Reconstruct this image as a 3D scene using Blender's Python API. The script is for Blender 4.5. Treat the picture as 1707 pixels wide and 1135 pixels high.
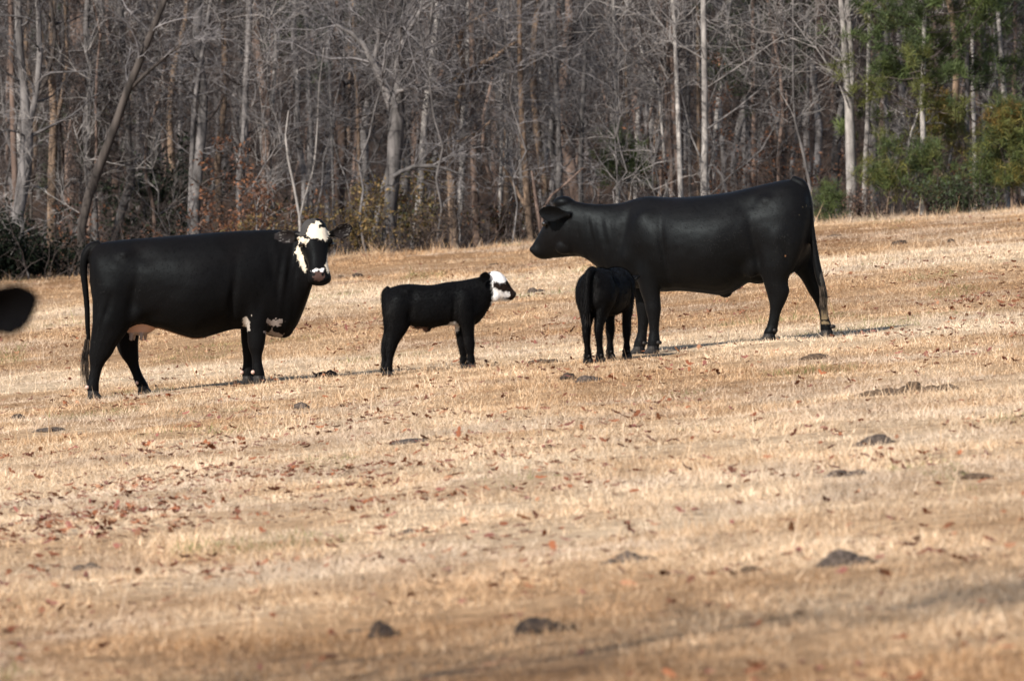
import bpy, bmesh, math, random
import numpy as np
from mathutils import Vector, Matrix
R = math.radians
scene = bpy.context.scene
for o in list(bpy.data.objects):
    bpy.data.objects.remove(o)
# ------------------------------------------------------------------ camera, sky, sun, exposure
W, H = 1707.0, 1135.0
FPX = 14466.0                      # 200 mm lens on a 23.6 mm sensor
HORIZON = 264.0
CAM_Z = 1.8
PITCH = math.atan((H / 2 - HORIZON) / FPX)
cam_data = bpy.data.cameras.new("camera")
cam = bpy.data.objects.new("camera", cam_data)
scene.collection.objects.link(cam)
scene.camera = cam
cam.location = (0, 0, CAM_Z)
cam.rotation_euler = (R(90) - PITCH, 0, 0)
cam_data.sensor_width = 23.6
cam_data.lens = 23.6 * FPX / W
cam_data.clip_start = 0.5
cam_data.clip_end = 2000
cam_data.dof.use_dof = True
cam_data.dof.focus_distance = 77.5
cam_data.dof.aperture_fstop = 5.6

SUN_EL, SUN_AZ = 38.0, 39.0        # azimuth: degrees to the left of straight behind the camera
world = bpy.data.worlds.new("World")
scene.world = world
world.use_nodes = True
wn = world.node_tree
bg = wn.nodes["Background"]
sky = wn.nodes.new("ShaderNodeTexSky")
sky.sky_type = 'NISHITA'
sky.sun_disc = False
sun_vec = Vector((-math.sin(R(SUN_AZ)) * math.cos(R(SUN_EL)), -math.cos(R(SUN_AZ)) * math.cos(R(SUN_EL)), math.sin(R(SUN_EL))))
sky.sun_elevation = R(SUN_EL)
sky.sun_rotation = math.atan2(sun_vec.x, sun_vec.y)
wn.links.new(sky.outputs[0], bg.inputs[0])
bg.inputs[1].default_value = 0.085
sun_data = bpy.data.lights.new("sun", 'SUN')
sun_data.energy = 4.4
sun_data.angle = R(0.5)
sun_data.color = (1.0, 0.92, 0.82)
sun = bpy.data.objects.new("sun", sun_data)
scene.collection.objects.link(sun)
sun.rotation_euler = (-sun_vec).to_track_quat('-Z', 'Y').to_euler()
scene.view_settings.view_transform = 'Standard'
scene.view_settings.look = 'None'
scene.view_settings.exposure = 0.68
scene.view_settings.gamma = 1.0
scene.cycles.max_bounces = 5
scene.cycles.diffuse_bounces = 3
scene.cycles.glossy_bounces = 2
scene.cycles.transmission_bounces = 2

# ------------------------------------------------------------------ helpers
cp, sp = math.cos(PITCH), math.sin(PITCH)
def P(px, py, d):
    """point on the line of sight of photo pixel (px, py) at distance d"""
    a, b = (px - W / 2) / FPX, (H / 2 - py) / FPX
    v = Vector((a, cp + b * sp, -sp + b * cp))
    return Vector((0, 0, CAM_Z)) + v * (d / v.y)

def hash2(ix, iy, seed):
    h = (ix.astype(np.int64) * 374761393 + iy.astype(np.int64) * 668265263 + seed * 974711) & 0x7fffffff
    h = ((h ^ (h >> 13)) * 1274126177) & 0x7fffffff
    h = (h ^ (h >> 16)) & 0xffff
    return h / 65535.0
def vnoise(x, y, seed=0):
    x, y = np.asarray(x, float), np.asarray(y, float)
    ix, iy = np.floor(x), np.floor(y)
    fx, fy = x - ix, y - iy
    fx, fy = fx * fx * (3 - 2 * fx), fy * fy * (3 - 2 * fy)
    a, b = hash2(ix, iy, seed), hash2(ix + 1, iy, seed)
    c, d = hash2(ix, iy + 1, seed), hash2(ix + 1, iy + 1, seed)
    return (a * (1 - fx) + b * fx) * (1 - fy) + (c * (1 - fx) + d * fx) * fy
def fbm(x, y, seed=0, n=3):
    s, a, t = 0, 1.0, 0
    for i in range(n):
        s = s + a * vnoise(np.asarray(x) * 2 ** i, np.asarray(y) * 2 ** i, seed + i * 17); t += a; a *= .5
    return s / t

RISE_Y = [-400, 70, 78, 84, 97, 101, 114, 118, 131, 142, 160, 185, 215, 240, 270, 330, 600]
RISE_Z = [0, 0, 0, .01, .20, .215, .25, .27, .44, .38, .45, .8, 1.6, 4.0, 9.0, 17, 30]
def gz(x, y):
    x, y = np.asarray(x, float), np.asarray(y, float)
    yy = y + .9 * 12 * np.tanh(x / 12) * np.clip((165 - y) / 30, 0, 1)
    rise = sum(np.interp(yy + k, RISE_Y, RISE_Z) for k in (-3, -1.5, 0, 1.5, 3)) / 5
    slope = np.interp(y, [0, 76, 132, 200], [.08, .086, .076, .06])
    z = rise + slope * 45 * np.tanh(x / 45)
    far = np.clip((y - 84) / 10, 0, 1)
    z = z + (vnoise(x * .45, y * .16, 5) - .5) * .07 * far + (vnoise(x * 1.3, y * .7, 9) - .5) * .035 + (vnoise(x * 2.6, y * 1.9, 10) - .5) * .030
    return z
def gzf(x, y):
    return float(gz(x, y))
def on_ground(px, py):
    """where the line of sight of a photo pixel meets the ground"""
    lo, hi = 15.0, 15.0
    while hi < 300:
        p = P(px, py, hi)
        if p.z < gzf(p.x, p.y): break
        lo = hi; hi += 1.0
    for _ in range(30):
        m = (lo + hi) / 2; p = P(px, py, m)
        if p.z < gzf(p.x, p.y): hi = m
        else: lo = m
    return P(px, py, hi)

def link(o, parent=None):
    scene.collection.objects.link(o)
    if parent is not None: o.parent = parent
    return o
def tag(o, label=None, cat=None, group=None, kind=None):
    if label: o['label'] = label
    if cat: o['category'] = cat
    if group: o['group'] = group
    if kind: o['kind'] = kind
    return o
def empty(name, loc=(0, 0, 0), rz=0):
    o = bpy.data.objects.new(name, None)
    o.empty_display_size = .2
    o.location = loc; o.rotation_euler = (0, 0, rz)
    return link(o)
def mesh_np(name, verts, tris, mat, parent=None, col=None, smooth=False, k=3):
    """mesh object from numpy arrays; every face has k corners"""
    me = bpy.data.meshes.new(name)
    nv, nf = len(verts), len(tris)
    me.vertices.add(nv); me.vertices.foreach_set('co', np.ascontiguousarray(verts, np.float32).ravel())
    me.loops.add(nf * k); me.loops.foreach_set('vertex_index', np.ascontiguousarray(tris, np.int32).ravel())
    me.polygons.add(nf)
    me.polygons.foreach_set('loop_start', np.arange(0, nf * k, k, dtype=np.int32))
    me.polygons.foreach_set('loop_total', np.full(nf, k, np.int32))
    if smooth: me.polygons.foreach_set('use_smooth', np.ones(nf, bool))
    if col is not None:
        at = me.color_attributes.new('col', 'FLOAT_COLOR', 'POINT')
        c4 = np.ones((nv, 4), np.float32); c4[:, :3] = col
        at.data.foreach_set('color', c4.ravel())
    me.update(calc_edges=True)
    me.materials.append(mat)
    return link(bpy.data.objects.new(name, me), parent)

class MB:
    """collects tubes and loose faces for one mesh"""
    def __init__(s): s.v, s.f, s.c, s.n = [], [], [], 0
    def tube(s, pts, rad, sides=6, col=None, wob=0, rng=None):
        pts = np.asarray(pts, float); rad = np.asarray(rad, float)
        t = np.gradient(pts, axis=0); t /= np.linalg.norm(t, axis=1)[:, None] + 1e-9
        ref = np.array([0.31, 0.9, 0.12]) if abs(t[0, 1]) < .8 else np.array([1., .1, .05])
        u = np.cross(t, ref); u /= np.linalg.norm(u, axis=1)[:, None] + 1e-9
        v = np.cross(t, u)
        a = np.linspace(0, 2 * np.pi, sides, endpoint=False)
        ca, sa = np.cos(a), np.sin(a)
        rr = rad[:, None] * np.ones(sides)
        if wob: rr = rr * (1 + wob * rng.uniform(-1, 1, rr.shape))
        ring = pts[:, None, :] + rr[:, :, None] * (ca[None, :, None] * u[:, None, :] + sa[None, :, None] * v[:, None, :])
        n = len(pts)
        i, j = np.meshgrid(np.arange(n - 1), np.arange(sides), indexing='ij')
        j2 = (j + 1) % sides
        f = np.stack([i * sides + j, i * sides + j2, (i + 1) * sides + j2, (i + 1) * sides + j], -1).reshape(-1, 4) + s.n
        s.v.append(ring.reshape(-1, 3)); s.f.append(f)
        if col is not None: s.c.append(np.tile(np.asarray(col, float), (n * sides, 1)))
        s.n += n * sides
    def quads(s, v, f, c=None):
        s.v.append(np.asarray(v, float)); s.f.append(np.asarray(f) + s.n); s.n += len(v)
        if c is not None: s.c.append(np.asarray(c, float))
    def build(s, name, mat, parent=None, smooth=True):
        if not s.v: return None
        return mesh_np(name, np.concatenate(s.v), np.concatenate(s.f), mat, parent,
                       np.concatenate(s.c) if s.c else None, smooth, 4)

# ------------------------------------------------------------------ materials
def mat_new(name):
    m = bpy.data.materials.new(name); m.use_nodes = True
    nt = m.node_tree
    return m, nt, nt.nodes["Principled BSDF"]
def simple(name, col, rough=.8, spec=.3):
    m, nt, b = mat_new(name)
    b.inputs['Base Color'].default_value = (*col, 1); b.inputs['Roughness'].default_value = rough
    b.inputs['Specular IOR Level'].default_value = spec
    return m
def noisy(name, c1, c2, scale=8, rough=.85, bump=.3, stretch=(1, 1, 1), spec=.2, detail=5, objvar=0):
    m, nt, b = mat_new(name)
    tc = nt.nodes.new('ShaderNodeTexCoord'); mp = nt.nodes.new('ShaderNodeMapping')
    mp.inputs['Scale'].default_value = stretch
    nz = nt.nodes.new('ShaderNodeTexNoise'); nz.inputs['Scale'].default_value = scale; nz.inputs['Detail'].default_value = detail
    cr = nt.nodes.new('ShaderNodeValToRGB')
    cr.color_ramp.elements[0].position = .36; cr.color_ramp.elements[0].color = (*c1, 1)
    cr.color_ramp.elements[1].position = .66; cr.color_ramp.elements[1].color = (*c2, 1)
    nt.links.new(tc.outputs['Object'], mp.inputs[0]); nt.links.new(mp.outputs[0], nz.inputs['Vector'])
    nt.links.new(nz.outputs[0], cr.inputs[0])
    out = cr.outputs[0]
    if objvar:
        oi = nt.nodes.new('ShaderNodeObjectInfo'); mr = nt.nodes.new('ShaderNodeMapRange')
        mr.inputs[3].default_value = 1 - objvar; mr.inputs[4].default_value = 1 + objvar
        nt.links.new(oi.outputs['Random'], mr.inputs[0])
        hs = nt.nodes.new('ShaderNodeHueSaturation')
        nt.links.new(mr.outputs[0], hs.inputs['Value']); nt.links.new(out, hs.inputs['Color'])
        out = hs.outputs[0]
    nt.links.new(out, b.inputs['Base Color'])
    if bump:
        bp = nt.nodes.new('ShaderNodeBump'); bp.inputs['Strength'].default_value = bump; bp.inputs['Distance'].default_value = .02
        nt.links.new(nz.outputs[0], bp.inputs['Height']); nt.links.new(bp.outputs[0], b.inputs['Normal'])
    b.inputs['Roughness'].default_value = rough; b.inputs['Specular IOR Level'].default_value = spec
    return m
def attr_mat(name, rough=.75, spec=.2, transl=0):
    m, nt, b = mat_new(name)
    at = nt.nodes.new('ShaderNodeAttribute'); at.attribute_name = 'col'
    nt.links.new(at.outputs['Color'], b.inputs['Base Color'])
    b.inputs['Roughness'].default_value = rough; b.inputs['Specular IOR Level'].default_value = spec
    if transl:
        tr = nt.nodes.new('ShaderNodeBsdfTranslucent'); mx = nt.nodes.new('ShaderNodeMixShader')
        mx.inputs[0].default_value = transl
        nt.links.new(at.outputs['Color'], tr.inputs['Color'])
        nt.links.new(b.outputs[0], mx.inputs[1]); nt.links.new(tr.outputs[0], mx.inputs[2])
        nt.links.new(mx.outputs[0], nt.nodes['Material Output'].inputs['Surface'])
    return m
M = {}
BST = (1, 1, .22)
M['bark_grey'] = noisy('grey bark', (.07, .066, .066), (.22, .206, .203), 9, .9, .5, BST, objvar=.25)
M['bark_pale'] = noisy('pale bark', (.15, .14, .135), (.40, .375, .355), 11, .85, .5, (1, 1, .35), objvar=.2)
M['bark_tan'] = noisy('tan bark', (.095, .070, .053), (.25, .178, .128), 8, .9, .5, BST, objvar=.15)
M['bark_brown'] = noisy('brown bark', (.075, .052, .043), (.20, .145, .12), 9, .9, .5, BST, objvar=.25)
M['bark_dark'] = noisy('dark bark', (.028, .024, .022), (.085, .072, .065), 9, .9, .5, BST)
M['twig'] = noisy('grey twigs', (.080, .075, .077), (.195, .185, .188), 3, .9, 0, objvar=.3)
M['twig_brown_shade'] = noisy('brown twigs darkened for shade', (.034, .027, .025), (.098, .080, .074), 3, .9, 0, objvar=.3)  # brown, darkened in colour to stand in for shade deep in the wood
M['twig_pale'] = noisy('pale twigs', (.17, .158, .152), (.32, .30, .29), 3, .9, 0, objvar=.15)
M['far'] = noisy('dim far wood', (.022, .017, .015), (.07, .053, .047), 3, .9, 0)
M['leaf'] = attr_mat('foliage', .6, .3, .25)
M['leaf_dull'] = attr_mat('dark evergreen leaves', .9, .04)
M['grass'] = attr_mat('dry grass', .8, .15, .12)
M['litter'] = attr_mat('fallen leaves', .7, .25, .1)
M['dung'] = noisy('dried dung', (.022, .016, .013), (.075, .054, .042), 42, .85, .9)
M['dung_grey'] = noisy('weathered grey dung', (.045, .035, .029), (.125, .097, .080), 46, .9, .9)
M['earth'] = noisy('bare brown earth', (.05, .033, .022), (.13, .088, .058), 26, .95, .9)
M['hoof'] = noisy('dark hoof horn', (.008, .007, .007), (.028, .025, .023), 30, .5, .2)
M['claw'] = simple('pale pink dewclaw', (.55, .38, .32), .5)
M['eye'] = simple('dark eye', (.008, .005, .004), .08, .8)
M['tail_hair'] = noisy('dusty black tail hair', (.010, .008, .007), (.085, .065, .05), 14, .7, 0)
M['black_hair'] = simple('black tail hair', (.008, .007, .007), .5, .5)

# ------------------------------------------------------------------ ground
def halfwidth(y): return .059 * y + 1.6
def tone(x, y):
    """bands and patches of the sward, foreground shade painted in: 0 golden brown ... 1 pale straw; and a greyness"""
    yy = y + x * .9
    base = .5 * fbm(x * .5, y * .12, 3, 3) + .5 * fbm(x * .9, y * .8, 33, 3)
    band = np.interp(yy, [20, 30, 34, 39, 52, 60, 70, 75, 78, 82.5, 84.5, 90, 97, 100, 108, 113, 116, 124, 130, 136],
                         [.10, .18, .38, .62, .68, .60, .52, .50, .88, .86, .36, .28, .34, .76, .88, .82, .28, .20, .26, .5])  # low near values: browner grass, with foreground shade painted into the colour
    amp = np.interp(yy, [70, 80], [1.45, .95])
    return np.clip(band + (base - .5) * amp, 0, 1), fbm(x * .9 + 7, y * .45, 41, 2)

def build_ground():
    xs = np.unique(np.concatenate([np.linspace(-300, -40, 14), np.linspace(-40, -16, 24), np.arange(-16, 16, .25), np.linspace(16, 40, 24), np.linspace(40, 300, 14)]))
    ys = np.unique(np.concatenate([np.linspace(-120, 20, 20), np.arange(20, 140, .4), np.arange(140, 260, 2), np.linspace(260, 600, 20)]))
    X, Y = np.meshgrid(xs, ys)
    Z = gz(X, Y)
    v = np.stack([X, Y, Z], -1).reshape(-1, 3)
    nx, ny = len(xs), len(ys)
    i, j = np.meshgrid(np.arange(ny - 1), np.arange(nx - 1), indexing='ij')
    f = np.stack([i * nx + j, i * nx + j + 1, (i + 1) * nx + j + 1, (i + 1) * nx + j], -1).reshape(-1, 4)
    m, nt, b = mat_new('pasture soil')
    tc = nt.nodes.new('ShaderNodeTexCoord')
    n1 = nt.nodes.new('ShaderNodeTexNoise'); n1.inputs['Scale'].default_value = 9; n1.inputs['Detail'].default_value = 8
    cr = nt.nodes.new('ShaderNodeValToRGB')
    e = cr.color_ramp.elements
    e[0].position = .3; e[0].color = (.42, .40, .38, 1); e[1].position = .7; e[1].color = (1, 1, 1, 1)
    at = nt.nodes.new('ShaderNodeAttribute'); at.attribute_name = 'col'
    mu = nt.nodes.new('ShaderNodeMix'); mu.data_type = 'RGBA'; mu.blend_type = 'MULTIPLY'; mu.inputs[0].default_value = 1
    nt.links.new(tc.outputs['Object'], n1.inputs['Vector']); nt.links.new(n1.outputs[0], cr.inputs[0])
    sx = nt.nodes.new('ShaderNodeSeparateXYZ'); nt.links.new(tc.outputs['Object'], sx.inputs[0])
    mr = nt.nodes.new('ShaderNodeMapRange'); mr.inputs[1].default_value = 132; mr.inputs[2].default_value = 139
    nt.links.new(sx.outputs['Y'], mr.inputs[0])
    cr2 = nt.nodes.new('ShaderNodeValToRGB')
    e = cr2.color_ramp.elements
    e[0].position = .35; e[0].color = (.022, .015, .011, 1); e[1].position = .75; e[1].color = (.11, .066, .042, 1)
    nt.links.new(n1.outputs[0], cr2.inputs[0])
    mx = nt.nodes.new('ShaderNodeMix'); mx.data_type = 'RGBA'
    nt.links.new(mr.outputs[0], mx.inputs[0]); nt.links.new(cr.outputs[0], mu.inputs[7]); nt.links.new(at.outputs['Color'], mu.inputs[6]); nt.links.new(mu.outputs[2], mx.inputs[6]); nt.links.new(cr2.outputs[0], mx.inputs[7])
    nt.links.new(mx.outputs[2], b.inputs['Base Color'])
    b.inputs['Roughness'].default_value = .95; b.inputs['Specular IOR Level'].default_value = .1
    bp = nt.nodes.new('ShaderNodeBump'); bp.inputs['Strength'].default_value = .6; bp.inputs['Distance'].default_value = .03
    nt.links.new(n1.outputs[0], bp.inputs['Height']); nt.links.new(bp.outputs[0], b.inputs['Normal'])
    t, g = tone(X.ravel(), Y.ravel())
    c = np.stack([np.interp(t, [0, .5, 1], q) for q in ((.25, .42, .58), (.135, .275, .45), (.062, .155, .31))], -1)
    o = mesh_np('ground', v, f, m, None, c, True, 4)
    tag(o, 'wide sloping pasture ground under dry winter grass', 'ground', None, 'structure')
build_ground()

def build_grass():
    rng = np.random.RandomState(7)
    zones = [(26, 40, 2700, .036, .0042), (40, 62, 2300, .036, .0046), (62, 96, 1500, .034, .0058), (96, 122, 750, .040, .0080), (122, 139, 650, .085, .0080)]
    VV, CC = [], []
    for y0, y1, dens, ln, wd in zones:
        area = (halfwidth(y0) + halfwidth(y1)) * (y1 - y0)
        n = int(area * dens)
        y = rng.uniform(y0, y1, n); x = rng.uniform(-1, 1, n) * halfwidth(y)
        # tufts: thin out by a clump noise
        cl = vnoise(x * 5.5, y * 3.6, 77) * .6 + vnoise(x * 1.2, y * .8, 78) * .4
        keep = rng.uniform(0, 1, n) < np.clip(.10 + 1.55 * cl, 0, 1)
        bare = vnoise(x * .9, y * .55, 91)
        keep &= rng.uniform(0, 1, n) < np.clip((bare - .12) * 6, .18, 1)
        x, y, cl = x[keep], y[keep], cl[keep]
        # taller uncropped clumps
        nc = int(area * .55); cy = rng.uniform(y0, y1, nc); cx = rng.uniform(-1, 1, nc) * halfwidth(cy)
        k = rng.randint(14, 46, nc); ii = np.repeat(np.arange(nc), k)
        rad = rng.uniform(.03, .13, nc)[ii]
        x = np.concatenate([x, cx[ii] + rng.normal(0, 1, len(ii)) * rad]); y = np.concatenate([y, cy[ii] + rng.normal(0, 1, len(ii)) * rad])
        ntuft = len(ii); cl = np.concatenate([cl, np.full(ntuft, .62)])
        n = len(x)
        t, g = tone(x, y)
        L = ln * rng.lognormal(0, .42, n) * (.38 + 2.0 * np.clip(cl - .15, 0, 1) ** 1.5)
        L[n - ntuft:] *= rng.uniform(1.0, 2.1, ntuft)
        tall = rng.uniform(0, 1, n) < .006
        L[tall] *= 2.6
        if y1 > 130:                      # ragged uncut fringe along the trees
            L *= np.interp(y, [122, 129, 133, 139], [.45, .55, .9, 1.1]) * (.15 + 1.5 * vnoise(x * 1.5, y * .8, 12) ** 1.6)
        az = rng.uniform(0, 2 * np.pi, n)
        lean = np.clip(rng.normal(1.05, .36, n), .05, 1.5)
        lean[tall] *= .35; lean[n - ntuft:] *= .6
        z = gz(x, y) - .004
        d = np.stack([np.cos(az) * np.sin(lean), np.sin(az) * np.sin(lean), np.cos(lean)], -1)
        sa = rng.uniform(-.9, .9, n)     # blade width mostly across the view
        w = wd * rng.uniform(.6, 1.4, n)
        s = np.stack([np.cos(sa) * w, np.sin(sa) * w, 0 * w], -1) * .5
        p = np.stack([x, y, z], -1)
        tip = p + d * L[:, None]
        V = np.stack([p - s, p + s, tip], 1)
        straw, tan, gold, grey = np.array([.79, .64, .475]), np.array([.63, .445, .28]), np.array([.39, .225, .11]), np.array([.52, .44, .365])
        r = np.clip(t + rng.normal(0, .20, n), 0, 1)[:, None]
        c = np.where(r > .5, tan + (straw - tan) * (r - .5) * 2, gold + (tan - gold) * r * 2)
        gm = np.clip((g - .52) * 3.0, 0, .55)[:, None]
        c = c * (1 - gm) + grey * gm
        green = (vnoise(x * .9, y * .35, 55) > .83) & (rng.uniform(0, 1, n) < .30)
        c[green] = np.array([.19, .20, .075])
        c = c * rng.uniform(.70, 1.15, n)[:, None] * (.72 + .5 * vnoise(x * 3.1, y * 1.4, 58))[:, None]
        VV.append(V.reshape(-1, 3)); CC.append(np.repeat(c, 3, 0))
    V, C = np.concatenate(VV), np.concatenate(CC)
    o = mesh_np('grass', V, np.arange(len(V)).reshape(-1, 3), M['grass'], None, C)
    tag(o, 'short dry straw coloured winter grass covering the pasture', 'grass', None, 'stuff')
build_grass()

LEAF_SHAPE = np.array([(-.5, 0), (-.3, .16), (-.16, .10), (-.02, .27), (.12, .14), (.28, .24), (.5, 0), (.28, -.22), (.12, -.13), (-.02, -.27), (-.16, -.11), (-.3, -.15)])
def build_litter():
    rng = np.random.RandomState(21)
    n = 60000
    y = 27 + (137 - 27) * rng.uniform(0, 1, n) ** 1.15
    x = rng.uniform(-1, 1, n) * halfwidth(y)
    u = x / (.059 * y)
    amt = .06 + .30 * np.exp(-((y + .9 * x - 89) / 6) ** 2) + .13 * np.exp(-((y - 70) / 7) ** 2) + .62 * np.exp(-((y - 52 - 4 * u) / 9) ** 2) * np.clip(.40 - u, 0, 1) \
        + .10 * np.exp(-((y - 47) / 10) ** 2) * np.clip(u + .2, 0, 1)
    cl = vnoise(x * .9, y * .5, 31) ** 3.5 * 2.0 + vnoise(x * 2.6, y * 2.0, 32) ** 4 * 1.6
    keep = rng.uniform(0, 1, n) < amt * cl * 1.75
    x, y = x[keep], y[keep]; n = len(x)
    L = rng.uniform(.03, .085, n)
    z = gz(x, y) + rng.uniform(.010, .034, n)
    k = len(LEAF_SHAPE)
    az = rng.uniform(0, 2 * np.pi, n); tilt = rng.normal(0, .26, n); roll = rng.normal(0, .3, n); curl = rng.normal(.2, .35, n)
    lx = LEAF_SHAPE[None, :, 0] * L[:, None]; ly = LEAF_SHAPE[None, :, 1] * L[:, None]
    lz = curl[:, None] * (np.abs(ly) ** 1.0) * 1.4 + curl[:, None] * 2.2 * lx * lx / L[:, None]
    lz2 = lz + np.tan(np.clip(tilt, -.9, .9))[:, None] * lx * .8 + np.tan(np.clip(roll, -.9, .9))[:, None] * ly * .8
    X = x[:, None] + lx * np.cos(az)[:, None] - ly * np.sin(az)[:, None]
    Y = y[:, None] + lx * np.sin(az)[:, None] + ly * np.cos(az)[:, None]
    Z = z[:, None] + lz2
    V = np.stack([X, Y, Z], -1)                       # n,k,3
    cen = V.mean(1, keepdims=True)
    V = np.concatenate([cen, V], 1).reshape(-1, 3)
    base = (np.arange(n) * (k + 1))[:, None, None]
    tri = np.array([(0, 1 + i, 1 + (i + 1) % k) for i in range(k)])[None] + base
    pal = np.array([(.22, .075, .035), (.30, .11, .05), (.17, .07, .042), (.36, .18, .10), (.26, .10, .075)])
    c = pal[rng.randint(0, 5, n)] * rng.uniform(.55, 1.15, n)[:, None]
    o = mesh_np('fallen_leaves', V, tri.reshape(-1, 3), M['litter'], None, np.repeat(c, k + 1, 0))
    tag(o, 'red brown fallen oak leaves scattered over the dry grass', 'leaves', None, 'stuff')
build_litter()

# ------------------------------------------------------------------ cattle
def ring_faces(bm, rings, caps=True):
    n = len(rings[0])
    for a, b in zip(rings[:-1], rings[1:]):
        for i in range(n):
            bm.faces.new((a[i], a[(i + 1) % n], b[(i + 1) % n], b[i]))
    if caps:
        bm.faces.new(list(reversed(rings[0]))); bm.faces.new(rings[-1])
def resample(st, step):
    """smooth (Catmull-Rom) resampling of station rows"""
    st = np.asarray(st, float); out = []
    n = len(st)
    for i in range(n - 1):
        p0, p1, p2, p3 = st[max(i - 1, 0)], st[i], st[i + 1], st[min(i + 2, n - 1)]
        m = max(1, int(np.linalg.norm((p2 - p1)[:3]) / step))
        for k in range(m):
            t = k / m
            out.append(.5 * ((2 * p1) + (-p0 + p2) * t + (2 * p0 - 5 * p1 + 4 * p2 - p3) * t * t + (-p0 + 3 * p1 - 3 * p2 + p3) * t ** 3))
    out.append(st[-1])
    return np.array(out)
def torso(bm, st, n=28, yo=None):
    """stations (x, z top, z bottom, half width[, y])"""
    st = [tuple(s) + (0,) * (5 - len(s)) for s in st]
    st = resample(st, .04)
    rings = []
    for x, zt, zb, hw, yc in st:
        h, c = (zt - zb) / 2, (zt + zb) / 2
        r = []
        for k in range(n):
            a = 2 * math.pi * k / n
            ca, sa = math.cos(a), math.sin(a)
            e = 2 / 2.35
            y = hw * math.copysign(abs(ca) ** e, ca); z = h * math.copysign(abs(sa) ** e, sa)
            y *= 1 - .22 * max(0, z / h) ** 2 - .10 * max(0, -z / h) ** 2
            r.append(bm.verts.new((x, yc + y, c + z)))
        rings.append(r)
    ring_faces(bm, rings)
def leg(bm, st, n=14):
    """horizontal elliptical stations (x, y, z, rx, ry), top first"""
    st = resample(st, .03)
    rings = []
    for x, y, z, rx, ry in st:
        rings.append([bm.verts.new((x + rx * math.cos(2 * math.pi * k / n), y - ry * math.sin(2 * math.pi * k / n), z)) for k in range(n)])
    ring_faces(bm, rings)
def rope(bm, st, n=10):
    st = resample(st, .03)
    pts = [Vector(s[:3]) for s in st]
    rings = []
    for i, s in enumerate(st):
        t = (pts[min(i + 1, len(pts) - 1)] - pts[max(i - 1, 0)]).normalized()
        u = t.cross(Vector((0.05, 1, .03))).normalized(); v = t.cross(u)
        rings.append([bm.verts.new(pts[i] + (u * math.cos(2 * math.pi * k / n) + v * math.sin(2 * math.pi * k / n)) * s[3]) for k in range(n)])
    ring_faces(bm, rings)
def blob(bm, c, r, rot=None):
    m = Matrix.Translation(c) @ (rot.to_4x4() if rot else Matrix.Identity(4)) @ Matrix.Diagonal((*r, 1))
    bmesh.ops.create_icosphere(bm, subdivisions=3, radius=1, matrix=m)
HEAD_COW = [(-.07, .075, -.01, -.16), (-.02, .105, .025, -.23), (.05, .118, .04, -.27), (.11, .125, .038, -.285), (.17, .124, .03, -.275), (.23, .104, .018, -.24), (.30, .086, .004, -.195),
            (.37, .084, -.008, -.175), (.43, .094, -.012, -.172), (.475, .102, -.018, -.172), (.505, .094, -.032, -.16), (.525, .065, -.06, -.13)]
HEAD_PROFILE = [(-.07, .075, -.01, -.16), (-.02, .105, .025, -.23), (.05, .118, .04, -.28), (.11, .125, .038, -.305), (.17, .124, .03, -.31), (.23, .106, .018, -.29), (.30, .090, .004, -.255),
            (.37, .084, -.008, -.222), (.43, .088, -.014, -.198), (.475, .094, -.020, -.18), (.505, .084, -.034, -.16), (.525, .055, -.06, -.13)]
HEAD_CALF = [(-.08, .08, -.02, -.20), (-.02, .115, .045, -.27), (.05, .135, .075, -.30), (.11, .14, .078, -.31), (.17, .135, .058, -.30), (.23, .112, .022, -.265), (.30, .088, -.008, -.225),
             (.37, .075, -.026, -.19), (.43, .078, -.035, -.175), (.475, .084, -.042, -.165), (.505, .076, -.055, -.15), (.525, .05, -.075, -.125)]
def head(bm, mat, st, ears, n=24):
    st = resample([s for s in st], .02)
    rings = []
    for x, w, zt, zb in st:
        h, c = (zt - zb) / 2, (zt + zb) / 2
        r = []
        for k in range(n):
            a = 2 * math.pi * k / n
            ca, sa = math.cos(a), math.sin(a)
            y = w * math.copysign(abs(ca) ** .8, ca); z = h * math.copysign(abs(sa) ** .8, sa)
            y *= 1 - .42 * max(0, -z / h) ** 1.5        # narrower jaw underneath
            r.append(bm.verts.new(mat @ Vector((x, y, c + z))))
        rings.append(r)
    ring_faces(bm, rings)
    rot = mat.to_3x3()
    for s in (-1, 1):
        blob(bm, mat @ Vector((.15, .106 * s, -.025)), [.034 * mat.median_scale] * 3)               # brow over the eye
        blob(bm, mat @ Vector((.49, .052 * s, -.06)), [.033 * mat.median_scale] * 3)                 # nostril wing
        blob(bm, mat @ Vector((.13, .075 * s, -.17)), [.07 * mat.median_scale] * 3)  # cheek
    for base, tip, wid, face in ears:
        ear(bm, Vector(base), Vector(tip), wid, Vector(face))
def head_traced(bm, top, bot, wid, yof, n=24):
    """profile head: matching points along the face line and the jaw line, with half widths"""
    st = resample([(t[0], t[1], b[0], b[1], w, y) for t, b, w, y in zip(top, bot, wid, yof)], .015)
    rings = []
    for tx, tz, bx, bz, w, y in st:
        r = []
        for k in range(n):
            a = 2 * math.pi * k / n
            ca, sa = math.cos(a), math.sin(a)
            q = w * math.copysign(abs(ca) ** .8, ca) * (1 - .40 * max(0, -sa) ** 1.5)
            v = math.copysign(abs(sa) ** .85, sa)
            r.append(bm.verts.new(((tx + bx) / 2 + (tx - bx) / 2 * v, y + q, (tz + bz) / 2 + (tz - bz) / 2 * v)))
        rings.append(r)
    ring_faces(bm, rings)
def ear_set(bm, ears):
    for base, tip, wid, face in ears: ear(bm, Vector(base), Vector(tip), wid, Vector(face))
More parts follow.
